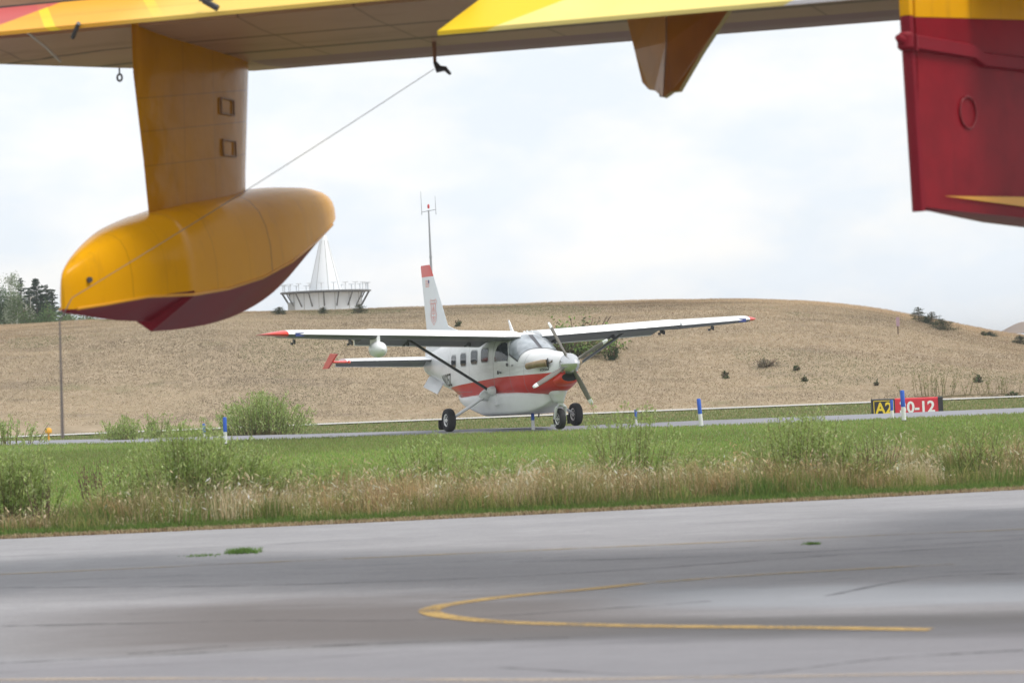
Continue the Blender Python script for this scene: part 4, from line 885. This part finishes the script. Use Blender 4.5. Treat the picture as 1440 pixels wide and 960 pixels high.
mb = MB(); mb.lathe([(pz, 0), (pz-.02, 64*sc2), (pz+.10, 64*sc2), (pz+.12, 0)], (0, 0, 0), (0, 0, 1), 56); mb.build('platform', pmat('weathered_steel', (.16, .165, .17), .6), TWR)
for k in range(18):
    a = 2*PI*k/18+.2; c_, s_ = math.cos(a), math.sin(a); mb = MB(); mb.tube([(50*sc2*c_, 50*sc2*s_, pz-1.4), (62*sc2*c_, 62*sc2*s_, pz)], .07, 5); mb.build('brace', STEELG, TWR)
for k in range(22):
    a = 2*PI*k/22+.12; c_, s_ = math.cos(a), math.sin(a); X_, Y_ = 60*sc2*c_, 60*sc2*s_; mb = MB(); mb.tube([(X_, Y_, pz+.1), (X_, Y_, pz+.78)], .05, 5); mb.box((X_, Y_, pz+.82), (.55, .2, .06)); mb.build('antenna', TWH, TWR)
cz = zt(459, 330, TY)-4.0
mb = MB(); mb.lathe([(pz+.11, 23.5*sc2), (pz+(cz-pz)*.9, 5.5*sc2), (cz-.1, 3.4*sc2), (cz, 0)], (0, 0, 0), (0, 0, 1), 40); cone = mb.build('cone_roof', pmat('cone_white', (.80, .83, .86), .45), TWR, 30)
for k in range(8):
    a = 2*PI*k/8+.25; c_, s_ = math.cos(a), math.sin(a); mb = MB(); mb.tube([(23.6*sc2*c_, 23.6*sc2*s_, pz+.12), (5.6*sc2*c_, 5.6*sc2*s_, pz+(cz-pz)*.9)], .025, 4); mb.build('roof_seam', TGR, cone)
MY = 170.; qb = P(608.5, 436, MY); qt = P(602.5, 291, MY); MST = empty('antenna_mast', (qb.x, MY, qb.z-.6)); tag(MST, 'thin grey antenna mast with forked top and red lamp behind the fin', 'mast')
H = qt.z-qb.z+.6; MM = pmat('galvanised_steel', (.32, .34, .37), .5, metal=.3)
mb = MB(); mb.tube([(0, 0, 0), (-.0, 0, H*.5), (-.02, 0, H*.97)], [.10, .08, .045], 8); mb.lathe([(0, .11), (.05, .11)], (0, 0, H*.55), (0, 0, 1), 8); mb.build('pole', MM, MST)
mb = MB(); mb.tube([(-.48, 0, H*.955), (.46, 0, H*.975)], .022, 6); mb.build('crossbar', MM, MST)
for a, b in ((-.48, 1.35), (.46, 1.0)): mb = MB(); mb.tube([(a, 0, H*.93), (a-.02, 0, H*.96+b)], [.022, .012], 6); mb.build('tine', MM, MST)
mb = MB(); mb.lathe([(0, .06), (.10, .08), (.18, .08), (.28, .05), (.30, 0)], (-.02, 0, H*.985), (0, 0, 1), 10); mb.build('lamp', pmat('red_lamp', (.6, .05, .05), .4), MST)

# ================================================================== FOREGROUND SEAPLANE (wing, float, hull above the tarmac)
B = empty('amphibious_airplane', (-2.9, 20.6, 0), -R(20)); tag(B, 'yellow and red amphibious plane with wing float and hull filling the top of the view', 'airplane')
# float: stations along local y
fy = [-1.38, -1.30, -1.05, -.6, -.02, 0.0, .5, 1.1, 1.7, 2.3, 2.85, 3.20, 3.36]
fhw = [.015, .07, .17, .30, .412, .413, .452, .48, .48, .44, .36, .24, .07]
ftop = [2.44, 2.52, 2.66, 2.84, 2.98, 2.98, 3.08, 3.17, 3.25, 3.31, 3.33, 3.30, 3.20]
fch = [2.20, 2.20, 2.23, 2.29, 2.34, 2.31, 2.36, 2.46, 2.61, 2.80, 2.98, 3.08, 3.13]
fke = [2.17, 2.165, 2.15, 2.12, 2.11, 2.03, 2.05, 2.10, 2.20, 2.37, 2.62, 2.88, 3.07]
def fl_ring(i, n=12):
    hw, tp, chn, ke = fhw[i], ftop[i], fch[i], fke[i]; r_ = []
    for k in range(n+1):
        a = PI*k/n; r_.append(Vector((hw*math.copysign(abs(math.cos(a))**.72, math.cos(a)), fy[i], chn+(tp-chn)*math.sin(a)**.80)))
    r_.append(Vector((-hw*.5, fy[i], chn+(ke-chn)*.5))); r_.append(Vector((0, fy[i], ke))); r_.append(Vector((hw*.5, fy[i], chn+(ke-chn)*.5)))
    return r_
# upper shell (yellow) and bottom (crimson) as two parts
up_r = []; bo_r = []
for i in range(len(fy)):
    r_ = fl_ring(i); up_r.append(r_[:13])
    bo_r.append([r_[0], r_[15], r_[14], r_[13], r_[12]])
def sheet(rings):
    n_ = len(rings[0]); v = [q for r_ in rings for q in r_]; f = [(i*n_+j, i*n_+j+1, (i+1)*n_+j+1, (i+1)*n_+j) for i in range(len(rings)-1) for j in range(n_-1)]; return v, f
m_fl, g = gm('float_yellow', .20, .07); g.b.inputs['Coat Weight'].default_value = .0; g.b.inputs['Coat Roughness'].default_value = .12
c = g.mix(g.noise(g.pos, 1.6, 5), (.60, .27, .002), (.74, .36, .006))
c = g.mix(g.ramp(g.noise(g.pos, 2.5, 6, .7, (2.5, 2.5, .5)), .52, .75, 0, .35), c, (.36, .17, .02))
fb_ = g.n('ShaderNodeBump'); fb_.inputs['Strength'].default_value = .22; fb_.inputs['Distance'].default_value = .03; g.l(g.noise(g.pos, 3.0, 3, .5), fb_.inputs['Height']); g.l(fb_.outputs[0], g.b.inputs['Normal'])
for s0, w_, k in ((1.30, .012, .65), (.35, .006, .35), (-.75, .006, .4), (2.1, .005, .3), (.9, .004, .25), (-.35, .004, .25), (2.6, .004, .25)): c = g.mix(g.ramp(g.math('ABSOLUTE', g.math('SUBTRACT', g.y, s0)), w_*.4, w_, k, 0), c, (.16, .07, .01))
g.l(c, g.b.inputs['Base Color'])
def rowinterp(rings, sub=5):    # smooth (Catmull-Rom) refinement along y, keeping the step sharp
    out = []; n_ = len(rings)
    for i in range(n_-1):
        brk = (i == 4)
        p0 = rings[max(i-1, 0)] if i != 5 else rings[5]; p1 = rings[i]; p2 = rings[i+1]; p3 = rings[min(i+2, n_-1)] if i != 3 else rings[4]
        for k in range(1 if brk else sub):
            t = k/sub; out.append([.5*((2*b)+(c_-a)*t+(2*a-5*b+4*c_-d)*t*t+(3*b-a-3*c_+d)*t**3) for a, b, c_, d in zip(p0, p1, p2, p3)])
    out.append(rings[-1]); return out
FLT = empty('wing_float', (0, 0, 0)); FLT.parent = B
v, f = sheet(rowinterp(up_r)); f.append(tuple(range(13))); sharp(obj('upper_shell', v, f, m_fl, FLT, True), 50)
v, f = sheet(rowinterp(bo_r)); f.append(tuple(range(5))); sharp(obj('planing_bottom', v, f, CRIM, FLT, True), 28)
mb = MB()
for s in (1, -1): mb.tube([Vector((s*(fhw[i]+.004), fy[i], fch[i])) for i in range(1, len(fy)-2) if i != 4], .012, 6)
mb.build('chine_rail', YEL, FLT, 60)
mb = MB(); mb.lathe([(0, .022), (.02, .022)], (.115, -1.18, 2.42), (1, -.6, 0), 10); mb.build('drain_plug', DARK, FLT)
# pylon
m_py, g = gm('pylon_yellow', .16, .12); g.b.inputs['Coat Weight'].default_value = .0; g.b.inputs['Coat Roughness'].default_value = .06
c = g.mix(g.noise(g.pos, 2.2, 5), (.38, .165, .004), (.54, .25, .006))
c = g.mix(g.ramp(g.noise(g.pos, 2.2, 6, .7, (2, 2, .6)), .5, .75, 0, .4), c, (.27, .12, .01))
for z0 in (3.44, 3.72, 3.99): c = g.mix(g.ramp(g.math('ABSOLUTE', g.math('SUBTRACT', g.math('ADD', g.z, g.math('MULTIPLY', g.y, -.12)), z0-.08)), .002, .006, .5, 0), c, (.15, .065, .01))
for y0 in (.55, 1.02): c = g.mix(g.ramp(g.math('ABSOLUTE', g.math('SUBTRACT', g.y, y0)), .002, .006, .4, 0), c, (.15, .065, .01))
g.l(c, g.b.inputs['Base Color'])
nb_ = g.n('ShaderNodeBump'); nb_.inputs['Strength'].default_value = .25; nb_.inputs['Distance'].default_value = .05; g.l(g.noise(g.pos, 2.6, 3, .5), nb_.inputs['Height']); g.l(nb_.outputs[0], g.b.inputs['Normal'])
rg = []
for z_, y0, y1, th_ in ((2.86, .05, 1.74, .13), (3.4, -.02, 1.78, .13), (4.1, -.14, 1.88, .14), (4.62, -.14, 1.95, .15)):
    rg.append([Vector((q2*th_/.12, y1+(y0-y1)*s_, z_)) for s_, q2 in foil(12, .24, 0)])
v, f = loft(rg); py = sharp(obj('float_pylon', v, f, m_py, B, True), 40)
def frame_on(y0, z0, w_, h_, par):
    mb = MB(); t = .012; xx = .142 if z0 > 3.7 else .136
    for a, b, c_, d in ((y0, z0+h_/2, w_, t), (y0, z0-h_/2, w_, t), (y0-w_/2, z0, t, h_), (y0+w_/2, z0, t, h_)): mb.box((xx+.006, a, b), (.016, c_, d))
    return mb.build('access_frame', pmat('bronze_trim', (.24, .11, .015), .5), par)
frame_on(1.24, 3.93, .24, .13, py); frame_on(1.26, 3.58, .24, .13, py)
# wing: planform in local coords; x spanwise, y chordwise (front = +y)
WX = [-2.6, -2.0, -1.62, -1.0, -.2, 6.0, 12.0]; WLE = [-.3, .35, .75, 1.75, 2.72, 2.95, 3.1]; TEY = -.78
HY = -.05   # hinge line
rg = []
for x, le in zip(WX, WLE):
    n_ = 8; top = []; bot = []; le = max(le, HY+.15); ch = le-HY
    prof = [(0, 4.48, 4.93), (.15, 4.43, 4.99), (.45, 4.38, 5.05), (.75, 4.36, 4.98), (.92, 4.38, 4.84), (1.0, 4.50, 4.66)]
    r_ = [Vector((x, HY+ch*a, b)) for a, b, _ in prof]+[Vector((x, HY+ch*a, t_)) for a, _, t_ in reversed(prof)]
    rg.append(r_)
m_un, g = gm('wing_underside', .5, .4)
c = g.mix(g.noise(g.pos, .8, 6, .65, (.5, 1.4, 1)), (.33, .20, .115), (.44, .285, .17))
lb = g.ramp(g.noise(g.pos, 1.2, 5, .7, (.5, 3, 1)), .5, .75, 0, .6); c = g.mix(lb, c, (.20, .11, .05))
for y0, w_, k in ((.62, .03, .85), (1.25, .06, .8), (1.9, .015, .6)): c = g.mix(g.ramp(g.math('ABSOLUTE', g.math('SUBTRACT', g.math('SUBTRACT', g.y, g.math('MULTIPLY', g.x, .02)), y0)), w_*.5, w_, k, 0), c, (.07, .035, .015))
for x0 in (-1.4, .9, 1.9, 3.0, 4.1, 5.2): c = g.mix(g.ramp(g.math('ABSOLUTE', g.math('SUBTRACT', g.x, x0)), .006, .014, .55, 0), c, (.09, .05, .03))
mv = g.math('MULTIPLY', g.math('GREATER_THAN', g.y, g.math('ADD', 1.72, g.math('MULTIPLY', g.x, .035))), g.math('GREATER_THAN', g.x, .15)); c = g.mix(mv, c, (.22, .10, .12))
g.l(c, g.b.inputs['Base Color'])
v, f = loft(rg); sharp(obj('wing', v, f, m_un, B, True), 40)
def slab(x0, x1, zte, zh, name, mat, cut=0., yb=TEY, par=B, th=.03, cut2=0.):
    v = []
    for (x_t, x_h) in ((x0, x0+cut), (x1, x1+cut2)):
        v += [Vector((x_t, yb, zte)), Vector((x_h, HY-.02, zh)), Vector((x_h, HY-.02, zh+.18)), Vector((x_t, yb-.01, zte+th))]
    return obj(name, v, [(0, 1, 2, 3), (4, 7, 6, 5), (0, 4, 5, 1), (1, 5, 6, 2), (2, 6, 7, 3), (3, 7, 4, 0)], mat, par)
m_ai, g = gm('aileron_paint', .45, .2)
c = g.mix(g.noise(g.pos, 1.2, 4), (.78, .36, .03), (.80, .42, .055))
st1 = g.math('FRACT', g.math('MULTIPLY', g.math('ADD', g.math('MULTIPLY', g.x, 1.0), g.math('MULTIPLY', g.z, 1.6)), 1.05)); c = g.mix(g.math('MULTIPLY', g.math('LESS_THAN', st1, .10), .9), c, (.86, .62, .03))
c = g.mix(g.ramp(g.math('ADD', g.x, g.math('MULTIPLY', g.z, .2)), .9, 1.6), c, (.80, .55, .12))
c = g.mix(g.math('MULTIPLY', g.math('LESS_THAN', g.math('ADD', g.x, g.math('MULTIPLY', g.z, -1.2)), -6.35), .85), c, (.5, .06, .12))
g.l(c, g.b.inputs['Base Color'])
a_ = slab(-2.55, 3.05, 4.395, 4.55, 'aileron', m_ai)
mb = MB(); mb.box((.3, TEY+.29, 4.667), (5.2, .012, .012)); mb.build('hinge_gap', DARK, a_)
mb = MB(); mb.tube([(-.10, -.81, 4.43), (-.22, -.70, 4.34)], .018, 6); mb.build('drain_tube', DARK, a_); mb = MB(); mb.tube([(1.0, -.76, 4.60), (1.02, -.86, 4.50), (1.12, -.84, 4.44)], .025, 6); mb.box((1.02, -.84, 4.53), (.10, .05, .05)); mb.build('control_horn', DARK, a_)
m_fp, g = gm('flap_cream', .45, .25)
c = g.mix(g.noise(g.pos, 1.5, 4), (.86, .70, .20), (.86, .73, .27)); c = g.mix(g.math('LESS_THAN', g.math('SUBTRACT', g.x, g.math('MULTIPLY', g.math('SUBTRACT', g.z, 4.1), 2.6)), 3.26), c, (.85, .58, .03)); c = g.mix(g.math('GREATER_THAN', g.math('SUBTRACT', g.x, g.math('MULTIPLY', g.math('SUBTRACT', g.z, 4.1), 2.2)), 5.5), c, (.80, .80, .82)); g.l(c, g.b.inputs['Base Color'])
slab(2.88, 11.5, 4.10, 4.55, 'flap', m_fp, .55)
# static wick and drain hanging at the left, tie-down ring under the leading edge
mb = MB(); mb.tube([(-.62, -.72, 4.42), (-.75, -.2, 4.36), (-.88, .25, 4.30)], .012, 6); mb.build('static_wick', pmat('pale_wick', (.45, .45, .45), .4), B)
mb = MB(); ctr = Vector((-1.10, 1.66, 4.31)); mb.tube([ctr+Vector((.024*math.cos(t), 0, .03*math.sin(t))) for t in np.linspace(0, 2*PI, 14)], .010, 6); mb.tube([ctr+Vector((0, 0, .03)), ctr+Vector((0, 0, .10))], .008, 6); mb.build('tie_down_ring', DARK, B)
# hanging rod with hook
Bm = Matrix.Translation((-2.9, 20.6, 0)) @ Matrix.Rotation(-R(20), 4, 'Z'); Bi = Bm.inverted()
def bl_(px, py, Y_): return Bi @ P(px, py, Y_)
hk = bl_(612, 98, 21.4)
mb = MB(); mb.tube([hk+Vector((0, 0, .34)), hk+Vector((0, 0, .05))], [.022, .015], 8); rod = mb.build('hanging_rod', pmat('rust_brown', (.22, .10, .04), .6), B)
mb = MB(); mb.tube([hk+Vector((0, 0, .06)), hk+Vector((.03, 0, 0)), hk+Vector((.09, 0, .0)), hk+Vector((.135, 0, -.05))], [.018, .035, .022, .012], 8); mb.build('hook', DARK, rod)
# flap hinge fairing: two leaves meeting in a V
HF = [(884, 30, 20.2), (912, 122, 20.2), (933, 137, 20.1), (940, 24, 19.9)]
def leaf(pts, name, depth, par=B):
    w_ = [Bi @ P(*q_) for q_ in pts]; n_ = len(w_); off = Vector((0, depth, 0)); v = w_+[q_+off for q_ in w_]
    return obj(name, v, [tuple(range(n_)), tuple(range(n_, 2*n_))]+[(i, (i+1) % n_, n_+(i+1) % n_, n_+i) for i in range(n_)], mat_h, par)
mat_h = pmat('hinge_fairing_orange', (.36, .15, .012), .34, var=.15, coat=.4)
h1 = leaf([(872, -12, 20.0), (892, 70, 19.95), (903, 116, 19.9), (912, 126, 19.85), (920, 127, 19.75), (932, 137, 19.6), (936, 60, 19.45), (936, -12, 19.4)], 'flap_hinge_fairing', .10)
leaf([(938, -12, 19.4), (938, 60, 19.45), (933, 137, 19.6), (944, 129, 19.7), (954, 128, 19.75), (985, 75, 19.85), (1020, 22, 19.95), (1042, -12, 20.0)], 'side_leaf', .10, h1)
mb = MB(); cc = Bi @ P(933, 128, 19.68); mb.box(cc, (.05, .07, .09)); mb.build('pivot_block', DARK, h1)
# hull at the right
hx = Bi @ P(1298, 293, 17.0)
dh = (Bi.to_3x3() @ Vector((.64, .77, 0))).normalized(); nh = (Bi.to_3x3() @ Vector((-.77, .64, 0))).normalized()   # away from the camera side
m_hu, g = gm('hull_paint', .35, .08); g.b.inputs['Coat Weight'].default_value = .0; g.b.inputs['Coat Roughness'].default_value = .1
c = g.mix(g.ramp(g.noise(g.pos, 1.4, 5, .6), .3, .7), (.18, .004, .010), (.27, .008, .016))
c = g.mix(g.ramp(g.noise(g.pos, 2.6, 6, .7, (2, 2, .4)), .52, .72, 0, .45), c, (.12, .004, .008))
g.l(c, g.b.inputs['Base Color'])
def hp(s_, d_, z_): q_ = Vector((hx.x, hx.y, 0))+dh*s_+nh*d_; return Vector((q_.x, q_.y, z_))
zk = hx.z
def hullring(s_, hw, zkeel, zch, ztop, bulge=0.):
    return [hp(s_, 0, zch), hp(s_, -bulge, (zch+ztop)*.5), hp(s_, 0, ztop), hp(s_, hw*2, ztop), hp(s_, hw*2+bulge, (zch+ztop)*.5), hp(s_, hw*2, zch), hp(s_, hw, zkeel)]
rg = [hullring(s_, w_, zk_, zc_, 3.855+.065*s_, b_) for s_, w_, zk_, zc_, b_ in ((0, .03, zk-.01, zk+.01, 0), (.5, .09, zk-.02, zk-.01, 0), (1.5, .20, zk-.06, zk-.04, .01), (3, .27, zk-.12, zk-.08, .02), (6, .7, zk-.42, zk-.16, .02), (9, 1.1, zk-.5, zk-.2, .02))]
v, f = loft(rg); hu = sharp(obj('hull', v, f, m_hu, B, True), 25)
rg = [hullring(s_, w_, 3.858+.065*s_, 3.858+.065*s_, 5.3, b_) for s_, w_, b_ in ((0, .03, 0), (.5, .09, 0), (1.5, .20, .01), (3, .27, .02), (6, .7, .02), (9, 1.1, .02))]
v, f = loft(rg); sharp(obj('upper_fuselage', v, f, m_fl, B, True), 25)
# stern post: rounded bevelled vertical member on the left edge
a0 = Bi @ P(1272, 40, 17.0); mb = MB()
v = []
for z_, tlt in ((zk-.02, 0), (3.855, -.06)):
    for d_, s_ in ((.0, .004), (-.025, -.01), (-.02, -.05), (.02, -.062), (.06, -.04), (.07, .0)): q_ = hp(s_+tlt, d_, z_); v.append(q_)
rgp = [v[:6], v[6:]]; vv, ff = loft(rgp); sp = sharp(obj('stern_post', vv, ff, CRIM, B), 60)
rgp = [[Vector((q_.x, q_.y, 3.858)) for q_ in v[6:]], [Vector((q_.x, q_.y, 5.2)) for q_ in v[6:]]]; vv, ff = loft(rgp); obj('stern_cap', vv, ff, m_fl, sp)
# rub rail with end fitting
mb = MB(); zr = zk+1.08
rp = [hp(-.05, -.035, zr+.02), hp(.72, -.035, zr+.01), hp(.86, -.035, zr-.035), hp(1.6, -.045, zr-.03), hp(5, -.05, zr-.03)]
for a, b in zip(rp[:-1], rp[1:]):
    mb.add([a+Vector((0, 0, .04)), a-Vector((0, 0, .04)), b-Vector((0, 0, .04)), b+Vector((0, 0, .04))]+[q_+nh*.035 for q_ in (a+Vector((0, 0, .055)), a-Vector((0, 0, .055)), b-Vector((0, 0, .055)), b+Vector((0, 0, .055)))], [(0, 1, 2, 3), (0, 4, 5, 1), (3, 2, 6, 7), (0, 3, 7, 4), (1, 5, 6, 2)])
rr_ = mb.build('rub_rail', CRIM, hu)
mb = MB(); c0 = hp(-.14, .0, zr+.01); mb.lathe([(-.05, .035), (-.03, .055), (.05, .055), (.07, .035)], c0, (0, 0, 1), 12); mb.tube([c0, c0-dh*.10+Vector((0, 0, .03))], [.045, .02], 8); mb.box(c0+dh*.06, (.10, .05, .10)); mb.build('mooring_bracket', CRIM, hu, 40)
mb = MB(); ring = [hp(.64+.11*math.cos(t), -.008, zk+.67+.108*math.sin(t)) for t in np.linspace(0, 2*PI, 24)]; mb.tube(ring, .007, 6); mb.build('inspection_cover', pmat('cover_dark_red', (.20, .008, .014), .4), hu)
v = [hp(.26, -.014, zk+.088), hp(1.5, -.022, zk+.112), hp(3.0, -.034, zk+.14), hp(3.0, -.034, zk-.03), hp(1.5, -.022, zk+.034)]
obj('yellow_flash', v, [(0, 1, 4), (1, 2, 3, 4)], YEL, hu)

# tie-down cable from the hook to the float and hanging below it
mb = MB(); A = Bm @ (hk+Vector((.0, -.03, .0))); Bp = Bm @ Vector((.10, -1.42, 2.28)); Ct = P(88, 616, Bp.y-.03)
pts = [A.lerp(Bp, t)-Vector((0, 0, .02*math.sin(PI*t))) for t in np.linspace(0, 1, 14)]
pts += [Bp+Vector((-.03, -.02, -.06)), P(84, 452, Bp.y-.03), P(86, 530, Bp.y-.03), Ct]
mb.tube(pts, [.0028]*14+[.004, .006, .009, .013], 6); o = mb.build('tie_down_cable', ROPE); tag(o, 'thin cable running from wing hook to float stern and hanging down', 'cable')

# ================================================================== HAZE
m_hz = bpy.data.materials.new('thin_haze'); m_hz.use_nodes = True; t = m_hz.node_tree; t.nodes.clear()
pv = t.nodes.new('ShaderNodeVolumePrincipled'); pv.inputs['Density'].default_value = .00045; pv.inputs['Color'].default_value = (.86, .90, .95, 1); pv.inputs['Anisotropy'].default_value = .2
om = t.nodes.new('ShaderNodeOutputMaterial'); t.links.new(pv.outputs[0], om.inputs['Volume'])
mb = MB(); mb.box((0, 600, 8.4), (6400, 9400, 22)); tag(mb.build('haze', m_hz), kind='stuff')
